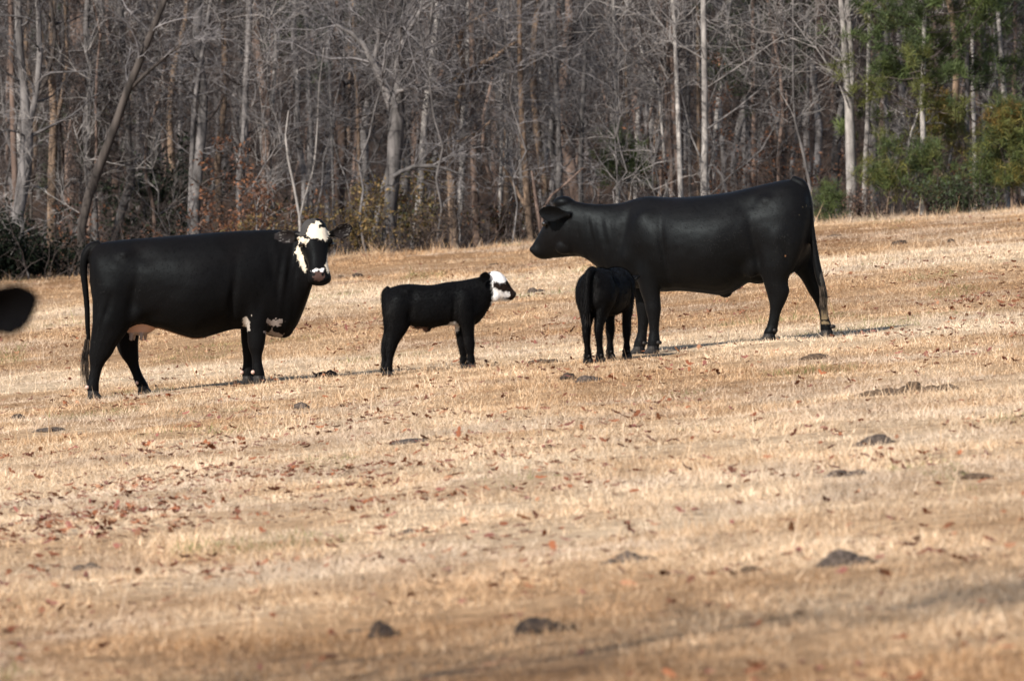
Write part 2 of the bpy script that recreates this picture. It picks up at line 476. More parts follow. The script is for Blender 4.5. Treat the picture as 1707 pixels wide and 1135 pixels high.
def eye_at(parent, p, r):
    bm = bmesh.new(); bmesh.ops.create_uvsphere(bm, u_segments=14, v_segments=10, radius=r)
    me = bpy.data.meshes.new('eye'); bm.to_mesh(me); bm.free(); me.materials.append(M['eye'])
    me.polygons.foreach_set('use_smooth', np.ones(len(me.polygons), bool))
    link(bpy.data.objects.new('eye', me), parent).location = p
def ear(bm, base, tip, wid, face, n=14):
    """cupped leaf-shaped ear from base to tip; its hollow side looks along `face`"""
    ax = (tip - base); L = ax.length; ax.normalize()
    f = (face - ax * face.dot(ax)).normalized(); side = ax.cross(f)
    rings = []
    prof = [(-.08, .30), (.05, .36), (.2, .50), (.35, .78), (.5, .97), (.65, 1.0), (.78, .90), (.89, .66), (.96, .40), (1.0, .15)]
    for t, w in prof:
        hw = wid * w / 2
        th = max(.010, .020 * (1 - .4 * t)) * (wid / .13) ** .5 if t > .1 else hw * .8
        r = []
        for k in range(n):
            a = 2 * math.pi * k / n
            q = math.cos(a)
            cup = .55 * hw * q * q if t > .1 else 0      # rims curl towards the hollow side
            r.append(bm.verts.new(base + ax * (L * t) + side * (hw * q) + f * (cup + th * math.sin(a) * .8)))
        rings.append(r)
    ring_faces(bm, rings)

def coat_material(name, tint=1.0, rough=.47):
    m, nt, b = mat_new(name)
    at = nt.nodes.new('ShaderNodeAttribute'); at.attribute_name = 'col'
    nt.links.new(at.outputs['Color'], b.inputs['Base Color'])
    tc = nt.nodes.new('ShaderNodeTexCoord')
    n1 = nt.nodes.new('ShaderNodeTexNoise'); n1.inputs['Scale'].default_value = 160; n1.inputs['Detail'].default_value = 6
    mp = nt.nodes.new('ShaderNodeMapping'); mp.inputs['Scale'].default_value = (1, 1, .28)
    nt.links.new(tc.outputs['Object'], mp.inputs[0]); nt.links.new(mp.outputs[0], n1.inputs['Vector'])
    n2 = nt.nodes.new('ShaderNodeTexNoise'); n2.inputs['Scale'].default_value = 7; n2.inputs['Detail'].default_value = 3
    nt.links.new(tc.outputs['Object'], n2.inputs['Vector'])
    ad = nt.nodes.new('ShaderNodeMath'); ad.operation = 'MULTIPLY_ADD'; ad.inputs[1].default_value = .8
    nt.links.new(n2.outputs[0], ad.inputs[0]); nt.links.new(n1.outputs[0], ad.inputs[2])
    bp = nt.nodes.new('ShaderNodeBump'); bp.inputs['Strength'].default_value = .22; bp.inputs['Distance'].default_value = .006
    nt.links.new(ad.outputs[0], bp.inputs['Height']); nt.links.new(bp.outputs[0], b.inputs['Normal'])
    mr = nt.nodes.new('ShaderNodeMapRange'); mr.inputs[3].default_value = rough - .06; mr.inputs[4].default_value = rough + .16
    nt.links.new(n2.outputs[0], mr.inputs[0]); nt.links.new(mr.outputs[0], b.inputs['Roughness'])
    b.inputs['Specular IOR Level'].default_value = .10 * tint
    b.inputs['Specular Tint'].default_value = (.78, .92, 1.0, 1)
    b.inputs['Sheen Weight'].default_value = .012 * tint
    b.inputs['Sheen Roughness'].default_value = .5
    return m
M['hair'] = attr_mat('short black hair', .47, .07)
M['coat'] = coat_material('black cattle coat', .48, .46)
M['coat_glossy'] = coat_material('glossy black cattle coat', .85, .43)

def in_poly(px, pz, poly):
    inside = np.zeros(len(px), bool)
    q = len(poly); j = q - 1
    for i in range(q):
        xi, yi = poly[i]; xj, yj = poly[j]
        c = ((yi > pz) != (yj > pz)) & (px < (xj - xi) * (pz - yi) / (yj - yi + 1e-12) + xi)
        inside ^= c; j = i
    return inside
def paint_ears(co, no, col, ears, streak):
    for base, tip, wid, face in ears:
        b, t, f = np.array(base), np.array(tip), np.array(face, float)
        ax = t - b; Ln = np.linalg.norm(ax); ax /= Ln; f = f - ax * f.dot(ax); f /= np.linalg.norm(f); sd = np.cross(ax, f)
        r = co - b; u = r @ ax / Ln; q = r @ sd; h = r @ f
        m = (u > .22) & (u < 1.0) & (np.abs(q) < wid * .40) & (np.abs(h) < wid * .35) & (no @ f > .25)
        n = vnoise(u * 9, q * 160, 7)
        col[m] = (.020, .017, .017)
        if streak: col[m & (n > .76) & (u > .40) & (u < .9)] = (.11, .105, .10)
def hair_coat(body, n, L, seed, back, mat, wd=.0024):
    """short lying hairs over the skin"""
    me = body.data; rng = np.random.RandomState(seed)
    nf = len(me.polygons)
    area = np.empty(nf, np.float32); me.polygons.foreach_get('area', area)
    cen = np.empty(nf * 3, np.float32); me.polygons.foreach_get('center', cen); cen = cen.reshape(-1, 3)
    nor = np.empty(nf * 3, np.float32); me.polygons.foreach_get('normal', nor); nor = nor.reshape(-1, 3)
    fi = np.zeros(nf, np.int32); me.polygons.foreach_get('loop_start', fi)
    vi = np.empty(len(me.loops), np.int32); me.loops.foreach_get('vertex_index', vi)
    ca = np.empty(len(me.vertices) * 4, np.float32); me.color_attributes['col'].data.foreach_get('color', ca); ca = ca.reshape(-1, 4)
    k = rng.choice(nf, n, p=area / area.sum())
    p = cen[k] + rng.uniform(-.004, .004, (n, 3)); nn = nor[k]; c = ca[vi[fi[k]], :3]
    g = np.tile(np.array([back, 0, -.75]), (n, 1)) + rng.normal(0, .33, (n, 3))
    g = g - nn * np.sum(g * nn, 1)[:, None]; g /= np.linalg.norm(g, axis=1)[:, None] + 1e-6
    d = g + nn * rng.uniform(.10, .42, (n, 1)); d /= np.linalg.norm(d, axis=1)[:, None]
    s = np.cross(nn, g) * wd * .5
    ln = L * rng.uniform(.6, 1.3, (n, 1))
    V = np.stack([p - s - nn * .002, p + s - nn * .002, p + d * ln], 1).reshape(-1, 3)
    cc = c * rng.uniform(.6, 1.35, (n, 1)); cc = np.where(c > .2, c * rng.uniform(.8, 1.1, (n, 1)), cc)
    return mesh_np('hair', V, np.arange(3 * n).reshape(-1, 3), mat, body.parent, np.repeat(cc, 3, 0))
def finish_body(name, bm, voxel, mat, parent, paint=None, hm=None, hs=1.0, tail=None, zl=(.5, .65), iters=70, relief=(), wrinkle=None):
    """union of the pieces as one continuous skin; torso smoothed strongly, head, tail and feet lightly"""
    bmesh.ops.recalc_face_normals(bm, faces=bm.faces[:])
    me = bpy.data.meshes.new('tmp'); bm.to_mesh(me); bm.free()
    o = bpy.data.objects.new('tmp', me); scene.collection.objects.link(o)
    md = o.modifiers.new('r', 'REMESH'); md.mode = 'VOXEL'; md.voxel_size = voxel
    dg = bpy.context.evaluated_depsgraph_get()
    me2 = bpy.data.meshes.new_from_object(o.evaluated_get(dg))
    bpy.data.objects.remove(o); bpy.data.meshes.remove(me)
    nv = len(me2.vertices)
    co = np.empty(nv * 3, np.float32); me2.vertices.foreach_get('co', co); co = co.reshape(-1, 3).astype(float)
    ne = len(me2.edges); ed = np.empty(ne * 2, np.int32); me2.edges.foreach_get('vertices', ed); ed = ed.reshape(-1, 2)
    deg = np.bincount(ed.ravel(), minlength=nv).astype(float)
    x, y, z = co.T
    w = np.clip((z - zl[0]) / (zl[1] - zl[0]), 0, 1)
    if hm is not None:
        c = np.array(hm @ Vector((.22, 0, -.09)))
        w *= np.clip((np.linalg.norm(co - c, axis=1) / hs - .30) / .10, 0, 1)
    if tail is not None:
        tp = resample(tail, .03)
        dm = np.full(nv, 9.)
        for q in tp: dm = np.minimum(dm, np.linalg.norm(co - q[:3], axis=1) - q[3])
        w *= np.clip((dm - .012) / .04, 0, 1)
    def lap(wt, n):
        nonlocal co
        for _ in range(n):
            acc = np.stack([np.bincount(ed[:, 0], co[ed[:, 1], k], nv) + np.bincount(ed[:, 1], co[ed[:, 0], k], nv) for k in range(3)], -1)
            co = co + (wt * .5)[:, None] * (acc / deg[:, None] - co)
    lap(w, iters)
    lap(np.ones(nv), 5)
    me2.vertices.foreach_set('co', co.astype(np.float32).ravel()); me2.update()
    no = np.empty(nv * 3, np.float32); me2.vertices.foreach_get('normal', no); no = no.reshape(-1, 3)
    if len(relief) or wrinkle:
        x, y, z = co.T; dsp = np.zeros(nv)
        side = np.clip(np.abs(no[:, 1]) * 1.4 - .2, 0, 1)
        for cx, cz, rx, rz, ang, amp in relief:
            ca, sa = math.cos(ang), math.sin(ang)
            u, v = (x - cx) * ca + (z - cz) * sa, -(x - cx) * sa + (z - cz) * ca
            dsp += 1.25 * amp * np.exp(-(u / rx) ** 2 - (v / rz) ** 2) * side
        if wrinkle: dsp += wrinkle(x, y, z) * side
        dsp += .014 * (fbm(x * 5 + 3 * np.sign(y), z * 5, 91, 3) - .5) * side * w
        co = co + no * dsp[:, None]
        me2.vertices.foreach_set('co', co.astype(np.float32).ravel()); me2.update()
        me2.vertices.foreach_get('normal', no.ravel())
    col = np.tile(np.array([.0042, .0040, .0043]), (nv, 1))
    f1 = fbm(co[:, 0] * 3 + co[:, 1], co[:, 2] * 3, 71, 3); f2 = np.clip((fbm(co[:, 0] * 2 - co[:, 1], co[:, 2] * 2.4, 72, 3) - .52) * 4, 0, 1)
    col = col * (.6 + .8 * f1)[:, None] * (1 + f2[:, None] * np.array([.35, .18, .10]))
    if paint: paint(co, no, col)
    at = me2.color_attributes.new('col', 'FLOAT_COLOR', 'POINT')
    c4 = np.ones((nv, 4), np.float32); c4[:, :3] = col
    at.data.foreach_set('color', c4.ravel())
    me2.polygons.foreach_set('use_smooth', np.ones(len(me2.polygons), bool))
    me2.materials.clear(); me2.materials.append(mat)
    me2.name = name
    return link(bpy.data.objects.new(name, me2), parent)
def hoof(parent, x, y, z, fx, size, claws=True, rz=0):
    """cloven hoof at the foot; fx is the forward direction (+1/-1)"""
    bm = bmesh.new()
    for s in (-1, 1):
        rings = []
        for h, fwd, back, w in ((.0, .085, .045, .036), (.02, .078, .046, .036), (.05, .055, .045, .034), (.075, .040, .040, .030)):
            r = []
            for k in range(12):
                a = 2 * math.pi * k / 12
                ca, sa = math.cos(a), math.sin(a)
                r.append(bm.verts.new(((fwd if ca > 0 else back) * ca * size * fx, (s * .033 + w * sa) * size * fx, h * size)))
            rings.append(r)
        ring_faces(bm, rings)
    bmesh.ops.recalc_face_normals(bm, faces=bm.faces[:])
    me = bpy.data.meshes.new('hoof'); bm.to_mesh(me); bm.free(); me.materials.append(M['hoof'])
    o = link(bpy.data.objects.new('hoof', me), parent); o.location = (x, y, z)
    if claws:
        for s in (-1, 1):
            b2 = bmesh.new(); blob(b2, Vector((0, 0, 0)), (.018 * size, .016 * size, .018 * size))
            m2 = bpy.data.meshes.new('dewclaw'); b2.to_mesh(m2); b2.free(); m2.materials.append(claws if claws is not True else M['hoof'])
            link(bpy.data.objects.new('dewclaw', m2), o).location = (-.05 * fx * size, s * .032 * size, .105 * size)
    return o
def eyes(parent, mat, x=.168, y=.124, z=-.045, r=.026):
    for s in (-1, 1):
        bm = bmesh.new(); bmesh.ops.create_uvsphere(bm, u_segments=14, v_segments=10, radius=r * mat.median_scale)
        me = bpy.data.meshes.new('eye'); bm.to_mesh(me); bm.free(); me.materials.append(M['eye'])
        me.polygons.foreach_set('use_smooth', np.ones(len(me.polygons), bool))
        o = link(bpy.data.objects.new('eye', me), parent); o.location = mat @ Vector((x, y * s, z))
def switch(parent, path, n, spread, mat, seed, rad=.0032):
    """tuft of long hairs at the tail's end, following `path`"""
    rng = np.random.RandomState(seed); mb = MB()
    path = np.asarray(path, float)
    for i in range(n):
        off = rng.normal(0, 1, 3) * spread; off2 = rng.normal(0, 1, 3) * spread
        k = np.linspace(0, 1, len(path))[:, None]
        pts = path + off * (.3 + k) * np.array([1, 1, .2]) + off2 * k * k
        pts[:, 2] += np.linspace(0, rng.uniform(-.03, .16), len(path)) * 1.0
        st = rng.randint(0, max(1, len(path) // 2))
        pts = pts[st:]
        mb.tube(pts, np.linspace(rad, rad * .3, len(pts)), 3)
    return mb.build('tail_switch', mat, parent)
def head_matrix(poll, axis, dorsal, s=1.0):
    x = Vector(axis).normalized(); z = Vector(dorsal); z = (z - x * z.dot(x)).normalized(); y = z.cross(x)
    m = Matrix((x, y, z)).transposed().to_4x4()
    return Matrix.Translation(poll) @ m @ Matrix.Scale(s, 4)
def local_ground(root, sc, rz):
    def f(x, y):
        c, s = math.cos(rz), math.sin(rz)
        wx, wy = root.location.x + sc * (x * c - y * s), root.location.y + sc * (x * s + y * c)
        return (gzf(wx, wy) - root.location.z) / sc
    return f
def plant(st, g):
    """set the foot of a leg on the ground: the last station to hoof-top height"""
    st = [list(s) for s in st]
    z0 = g(st[-1][0], st[-1][1])
    dz = (z0 + .05) - st[-1][2]
    top = st[0][2]; bot = st[-1][2]
    for s in st: s[2] += dz * (top - s[2]) / (top - bot)
    k = 1.0 if top > .8 else .60
    for s in st:
        q = (s[2] - z0) / k
        m = float(np.interp(q, [.05, .085, .13, .24, .31, .36, .42, .5], [1.0, 1.08, .97, .88, 1.0, 1.07, 1.05, 1.0]))
        s[3] *= m; s[4] *= m
    return st, z0

# --- white-faced cow standing in profile with her head turned to the camera
def frontal_cow(name, label, px, py, white=True, group=None, d=None):
    p = on_ground(px, py) if d is None else P(px, py, d)
    sc = p.y / (FPX / 190.0) if d is None else 1.0
    root = empty(name, p); root.scale = (sc,) * 3
    if d is not None: root.location.z = gzf(p.x, p.y)
    tag(root, label, 'cow', group)
    g = local_ground(root, sc, 0)
    bm = bmesh.new()
    torso(bm, [(-.79, 1.20, .98, .09), (-.76, 1.275, .78, .19), (-.69, 1.31, .62, .255), (-.55, 1.335, .57, .285), (-.39, 1.35, .575, .30), (-.2, 1.363, .56, .345), (0, 1.38, .50, .385),
               (.15, 1.392, .466, .395), (.3, 1.405, .505, .375), (.5, 1.418, .555, .325), (.68, 1.426, .53, .285), (.82, 1.43, .487, .255), (.93, 1.426, .488, .215), (1.02, 1.415, .57, .175, -.01),
               (1.09, 1.40, .72, .15, -.03), (1.14, 1.37, .86, .13, -.06), (1.175, 1.33, .97, .10, -.10)])
    feet = []
    legs = [[(-.53, -.15, 1.06, .20, .12), (-.55, -.17, .85, .215, .13), (-.575, -.185, .65, .19, .12), (-.61, -.19, .52, .16, .10), (-.665, -.19, .392, .115, .078), (-.684, -.19, .327, .100, .066),
             (-.708, -.19, .262, .077, .056), (-.725, -.19, .197, .060, .050), (-.744, -.19, .1, .054, .046), (-.757, -.19, .035, .055, .05), (-.750, -.19, -.03, .052, .05)],
            [(-.52, .15, 1.06, .19, .12), (-.51, .17, .85, .19, .13), (-.49, .18, .65, .16, .11), (-.475, .18, .457, .11, .085), (-.468, .18, .359, .092, .066), (-.443, .18, .262, .075, .056),
             (-.418, .18, .197, .058, .048), (-.380, .18, .1, .050, .045), (-.352, .18, .035, .053, .05), (-.325, .18, -.02, .054, .05)],
            [(.63, -.17, 1.12, .16, .08), (.655, -.185, .95, .16, .10), (.672, -.185, .8, .135, .10), (.684, -.18, .651, .105, .085), (.681, -.175, .522, .088, .072), (.676, -.175, .392, .072, .062),
             (.676, -.175, .34, .068, .060), (.678, -.175, .278, .054, .050), (.684, -.175, .197, .048, .045), (.692, -.175, .12, .053, .05), (.702, -.175, .06, .052, .05)],
            [(.61, .16, 1.0, .14, .09), (.61, .165, .8, .12, .09), (.605, .165, .55, .085, .07), (.603, .165, .392, .066, .06), (.600, .165, .33, .060, .055), (.592, .165, .197, .046, .044), (.590, .165, .12, .052, .048), (.594, .165, .05, .052, .05)]]
    for st in legs:
        st, z0 = plant(st, g); leg(bm, st); feet.append((st[-1][0], st[-1][1], z0))
    # bone and muscle: hooks, pin bones, thigh, shoulder, shoulder blade, brisket, udder
    for s in (-1, 1):
        blob(bm, (-.47, .19 * s, 1.20), (.085, .06, .06)); blob(bm, (-.74, .11 * s, 1.16), (.05, .05, .06))
        blob(bm, (-.56, .175 * s, .88), (.19, .125, .22)); blob(bm, (.62, .20 * s, .98), (.17, .085, .26)); blob(bm, (.80, .155 * s, .86), (.12, .09, .13))
        blob(bm, (-.37, .19 * s, .70), (.09, .09, .10))
    blob(bm, (-.36, 0, .60), (.16, .12, .10))
    for tx, ty in ((-.33, -.06), (-.40, .06), (-.30, .05), (-.42, -.05)):
        rope(bm, [(tx, ty, .57, .024), (tx - .005, ty * 1.1, .51, .020), (tx - .008, ty * 1.2, .455, .013)])
    blob(bm, (.90, 0, .56), (.10, .10, .085))
    tail = [(-.70, 0, 1.285, .055), (-.79, -.02, 1.255, .048), (-.835, -.03, 1.17, .040), (-.842, -.03, 1.05, .033), (-.825, -.03, .88, .028), (-.812, -.03, .72, .026), (-.808, -.03, .58, .024), (-.80, -.03, .46, .018)]
    rope(bm, tail)
    hm = head_matrix((1.195, -.17, 1.475), (.115, -.50, -.86), (.22, -.87, .50), 1.04)
    rt = lambda zx, zy, y: ((100 + zx / 3.242 - 300) / 190, y, 1.658 - zy * .0016235)
    ears_ = [(rt(1302, 176, -.13), rt(1166, 170, -.09), .150, (.25, -.9, -.25)), (rt(1450, 170, -.16), rt(1592, 122, -.10), .150, (-.15, -.9, -.3))]
    blob(bm, (1.17, -.09, 1.40), (.10, .10, .10)); blob(bm, (1.15, -.06, 1.22), (.11, .12, .14))
    head(bm, hm, HEAD_COW, ears_)
    zp = lambda pts: [((440 + a / 8.106 - 300) / 190, (655 - 350 - b / 8.106) / 190) for a, b in pts]
    blaze = zp([(705, 140), (760, 165), (790, 190), (735, 215), (760, 245), (800, 250), (830, 240), (870, 290), (895, 350), (870, 380), (850, 420), (835, 440), (820, 400), (790, 395), (755, 415), (740, 385),
                (650, 385), (600, 355), (585, 330), (600, 250), (640, 200), (705, 185)])
    brow = zp([(470, 375), (530, 365), (580, 390), (640, 400), (600, 450), (580, 490), (560, 465), (470, 470)])
    cheek = zp([(455, 480), (492, 500), (512, 570), (548, 640), (562, 730), (582, 800), (572, 860), (530, 820), (460, 650), (430, 570)])
    cheek2 = zp([(960, 540), (872, 585), (858, 650), (848, 740), (828, 770), (855, 790), (875, 850), (960, 800)])
    noses = [zp([(690, 800), (740, 788), (748, 820), (700, 835), (650, 828)]), zp([(758, 788), (825, 788), (818, 832), (768, 838)])]
    muzzle = zp([(700, 842), (745, 836), (800, 840), (832, 866), (836, 905), (815, 945), (770, 965), (720, 958), (684, 930), (672, 895), (680, 860)])
    nostrils = [zp([(676, 850), (700, 846), (712, 866), (704, 890), (684, 892), (672, 872)]), zp([(800, 846), (824, 850), (830, 872), (818, 892), (798, 888), (790, 866)])]
    grey = zp([(430, 320), (540, 150), (700, 110), (705, 185), (635, 200), (590, 260), (580, 330), (500, 365)])
    def paint(co, no, col):
        x, y, z = co.T
        if white: paint_ears(co, no, col, ears_, True)
        if white:
            hd = (y < -.10) & (x > .98) & (z > .93)
            nx = x + .004 * (vnoise(x * 60, z * 60, 3) - .5) * 2 + .007 * (vnoise(x * 160, z * 160, 13) - .5) * 2; nz = z + .004 * (vnoise(x * 60, z * 60, 4) - .5) * 2 + .007 * (vnoise(x * 160, z * 160, 14) - .5) * 2
            front = no[:, 1] < .25
            col[hd & front & in_poly(nx, nz, grey)] = (.055, .052, .050)
            for pl in (blaze, brow, cheek, cheek2): col[hd & front & in_poly(nx, nz, pl)] = (.70, .62, .50)
            for pl in noses: col[hd & front & in_poly(nx, nz, pl)] = (.68, .66, .66)
            col[hd & (no[:, 1] < -.1) & in_poly(nx, nz, muzzle)] = (.075, .045, .038)
            for pl in nostrils: col[hd & (no[:, 1] < .2) & in_poly(x, z, pl)] = (.004, .003, .003)
            n = .5 + .75 * (vnoise(x * 22, z * 22, 8) - .5) + .75 * (vnoise(x * 58, z * 58, 18) - .5)
            pat = (x > .55) & (x < .66) & (z < .70) & (z > .54) & (np.abs(y) > .12) & (np.hypot((x - .59) / .035, (z - .615) / .06) + (n - .5) * 1.2 < 1)
            col[pat] = (.38, .34, .30)
            pat = (x > .74) & (z < .68) & (y < .1) & ((np.hypot((x - .835) / .075, (z - .625) / .035) + (n - .5) * 1.5 < .9) | (np.hypot((x - .82) / .075, (z - .525) / .04) + (n - .5) * 1.5 < .9))
            col[pat] = (.30, .26, .24)
            ud = (z > .44) & (x > -.47) & (x < -.17) & (z < .60 + .06 * n) & (np.abs(y) < .16) & (np.hypot((x + .33) / .15, y / .13) < 1)
            col[ud] = (.46, .29, .22)
            col[ud & (z < .53)] = (.30, .24, .22)
            ln = (x > -.2) & (x < .2) & (no[:, 2] < -.85) & (np.abs(y) < .10); col[ln] = (.26, .15, .10)
    RL = [(-.30, 1.20, .11, .10, 0, -.018), (-.25, .66, .10, .05, .2, -.012), (.47, .80, .035, .22, -.1, -.022), (.62, 1.0, .12, .22, -.2, .014), (.83, 1.05, .05, .22, .25, -.014), (-.56, .95, .13, .2, .1, .012),
          (-.40, .85, .04, .2, -.2, -.014), (.2, .85, .25, .2, 0, .012), (.70, .78, .05, .1, 0, -.012), (-.63, .72, .03, .14, -.3, -.010)]
    WR = lambda x, y, z: .016 * (vnoise(x * 24 - z * 3, z * 3.0 + x, 5) - .5) * np.clip((x - .80) / .08, 0, 1) * np.clip((1.1 - x) / .05, 0, 1)
    body = finish_body('body', bm, .0080, M['coat'], root, paint, hm, 1.0, tail, relief=RL, wrinkle=WR)
    hair_coat(body, 26000, .022, 5, -.65, M['hair'])
    for (x, y, z) in feet: hoof(root, x - .005, y, z - .005, 1, 1.0, M['claw'] if white else True)
    eyes(root, hm)
    switch(root, [(-.805, -.03, .55), (-.808, -.03, .45), (-.815, -.03, .36), (-.83, -.03, .26), (-.825, -.03, .16), (-.815, -.03, .05)], 120, .014, M['tail_hair'], 3)
    return root
frontal_cow('cow', 'black cow with a white blazed face turned to look at the camera', 300, 654)

# --- black cow in profile facing left
def profile_cow():
    A = R(-14); ca, sa = math.cos(A), math.sin(A)
    p = on_ground(1190, 578)
    sc = p.y / (FPX / 190.0)
    root = empty('cow', p, A); root.scale = (sc,) * 3
    tag(root, 'all black cow in profile facing left above the suckling calf', 'cow')
    g = local_ground(root, sc, A)
    L = lambda X, y=0: (X + y * sa) / ca
    bm = bmesh.new()
    torso(bm, [(L(x), a, b, w) for x, a, b, w in
               [(.85, 1.30, 1.02, .09), (.815, 1.395, .82, .18), (.73, 1.45, .68, .25), (.63, 1.465, .62, .285), (.5, 1.443, .60, .295), (.387, 1.415, .61, .31), (.284, 1.39, .555, .34), (.163, 1.362, .478, .37),
                (.05, 1.345, .452, .385), (-.079, 1.328, .468, .385), (-.286, 1.312, .486, .36), (-.459, 1.315, .48, .315), (-.563, 1.323, .50, .285), (-.666, 1.308, .51, .25), (-.8, 1.264, .54, .205),
                (-.9, 1.255, .59, .175), (-1.0, 1.252, .67, .15), (-1.07, 1.256, .73, .135), (-1.167, 1.266, .79, .12), (-1.25, 1.285, .82, .11), (-1.31, 1.29, .88, .08)]])
    legs = [[(.60, -.15, 1.10, .20, .12), (.575, -.17, .90, .21, .135), (.545, -.185, .70, .175, .125), (.528, -.19, .57, .118, .095), (.550, -.19, .468, .103, .075), (.550, -.19, .40, .082, .060),
             (.545, -.19, .345, .066, .054), (.528, -.19, .262, .055, .047), (.504, -.19, .14, .052, .045), (.488, -.19, .09, .056, .05), (.474, -.19, .05, .053, .05)],
            [(.66, .15, 1.10, .18, .12), (.72, .17, .88, .19, .13), (.80, .18, .70, .145, .11), (.865, .185, .59, .108, .085), (.912, .185, .468, .078, .066), (.936, .185, .40, .060, .055), (.948, .185, .345, .05, .048),
             (.966, .185, .262, .043, .043), (.980, .185, .185, .05, .046), (.988, .185, .12, .053, .05)],
            [(-.53, -.17, 1.05, .17, .085), (-.55, -.18, .85, .155, .105), (-.563, -.18, .66, .125, .095), (-.560, -.175, .50, .092, .076), (-.540, -.175, .40, .072, .063), (-.533, -.175, .34, .068, .06), (-.528, -.175, .262, .054, .05),
             (-.525, -.175, .15, .049, .045), (-.528, -.175, .06, .056, .05), (-.536, -.175, .0, .053, .05)],
            [(-.58, .16, 1.0, .15, .09), (-.60, .165, .75, .12, .09), (-.61, .165, .5, .085, .07), (-.612, .165, .36, .066, .06), (-.614, .165, .262, .054, .05), (-.623, .165, .14, .048, .045), (-.638, .165, .06, .056, .05), (-.655, .165, .0, .053, .05)]]
    feet = []
    for st in legs:
        st = [(L(x, y), y, z, rx, ry) for x, y, z, rx, ry in st]
        st, z0 = plant(st, g); leg(bm, st); feet.append((st[-1][0], st[-1][1], z0))
    for s in (-1, 1):
        blob(bm, (L(.50), .195 * s, 1.27), (.085, .06, .065)); blob(bm, (L(.79), .12 * s, 1.26), (.05, .05, .06))
        blob(bm, (L(.60), .18 * s, .93), (.18, .13, .24)); blob(bm, (L(-.53), .20 * s, .95), (.17, .085, .26)); blob(bm, (L(-.70), .15 * s, .80), (.12, .09, .14))
        blob(bm, (L(.37), .195 * s, .71), (.08, .085, .11))
    blob(bm, (L(.10), 0, .475), (.06, .05, .045)); blob(bm, (L(.38), 0, .64), (.13, .12, .09)); blob(bm, (L(-.78), 0, .60), (.11, .10, .09))
    tail = [(L(.68), 0, 1.455, .05), (L(.77), -.02, 1.42, .046), (L(.815), -.035, 1.32, .038), (L(.84), -.04, 1.19, .032), (L(.855), -.04, 1.05, .03), (L(.88), -.04, .88, .03), (L(.90), -.04, .745, .034), (L(.925), -.04, .62, .036), (L(.945), -.04, .52, .022)]
    rope(bm, tail)
    hm = head_matrix((L(-1.352), .01, 1.262), (-.575, .13, -.80), (-.80, .16, .575), 1.0)
    zx = lambda a, b, y: (L(a * .0017267 - 1.7368, y), y, 1.5737 - b * .0017267)
    ears_ = [(zx(268, 240, -.12), zx(116, 226, -.19), .160, (-.15, -1, -.15)), (zx(205, 215, .12), zx(170, 205, .30), .13, (-.8, .3, -.4))]
    blob(bm, (L(-1.315), 0, 1.262), (.095, .075, .06)); blob(bm, (L(-1.25), 0, 1.02), (.13, .115, .22))
    tops = [(-1.22, 1.28), (-1.32, 1.30), (-1.40, 1.225), (-1.478, 1.105), (-1.53, 1.02), (-1.572, .948), (-1.602, .895), (-1.620, .862), (-1.622, .845)]
    bots = [(-1.12, .775), (-1.20, .785), (-1.275, .785), (-1.355, .777), (-1.42, .773), (-1.475, .764), (-1.525, .762), (-1.570, .775), (-1.595, .80)]
    wids = [.10, .118, .128, .124, .100, .086, .090, .082, .055]
    lx = lambda ps: [(L(x), z) for x, z in ps]
    yof = [.01, .02, .035, .055, .068, .078, .085, .09, .09]
    head_traced(bm, lx(tops), lx(bots), wids, yof)
    ear_set(bm, ears_)
    for s in (-1, 1):
        blob(bm, (L(-1.455), .05 + s * .108, 1.085), (.035, .025, .032)); blob(bm, (L(-1.30), .035 + s * .075, .88), (.085, .05, .075)); blob(bm, (L(-1.60), .088 + s * .05, .848), (.028, .034, .03))
    def paint(co, no, col):
        x, y, z = co.T
        col[(x > .93) & (z < .43) & (z > .2) & (vnoise(z * 30, y * 60, 5) > .45) & (y > .05)] = (.16, .12, .07)
        col[(x > .80) & (z < .66) & (z > .42) & (y < .03) & (vnoise(x * 60, z * 8, 6) > .55)] = (.05, .047, .042)
        col[(x > .80) & (y < .02) & (z > 1.10) & (z < 1.26) & (vnoise(x * 90, z * 70, 6) > .93)] = (.09, .075, .05)
        col[(np.hypot(x - L(.682), z - .80) < .008)] = (.16, .08, .04)
    RL = [(L(.33), 1.24, .11, .10, 0, -.018), (L(.30), .70, .10, .06, -.2, -.012), (L(-.37), .80, .035, .24, .1, -.022), (L(-.53), 1.0, .12, .22, .25, .016), (L(-.74), 1.02, .05, .22, -.25, -.016), (L(.60), 1.0, .14, .2, -.1, .014),
          (L(.42), .88, .04, .22, .2, -.016), (L(-.05), .86, .26, .2, 0, .014), (L(-.60), .76, .05, .1, 0, -.012), (L(.10), 1.0, .12, .12, .4, .008), (L(.70), .78, .04, .16, .3, -.010)]
    WR = lambda x, y, z: .018 * (vnoise(x * 24 + z * 6, z * 3.0, 5) - .5) * np.clip((-.84 - x) / .06, 0, 1) * np.clip((x + 1.22) / .06, 0, 1) * np.clip((1.18 - z) / .1, 0, 1)
    body = finish_body('body', bm, .0080, M['coat_glossy'], root, paint, hm, 1.0, tail, relief=RL, wrinkle=WR)
    hair_coat(body, 26000, .022, 6, .65, M['hair'])
    for (x, y, z) in feet: hoof(root, x + .005, y, z - .005, -1, 1.0)
    for q in (-1, 1): eye_at(root, (L(-1.468), .052 + q * .122, 1.075), .024)
    switch(root, [(L(.905), -.04, .70), (L(.925), -.04, .60), (L(.945), -.045, .51), (L(.957), -.045, .43), (L(.962), -.045, .36), (L(.968), -.045, .30)], 90, .013, M['tail_hair'], 5)
    return root
profile_cow()

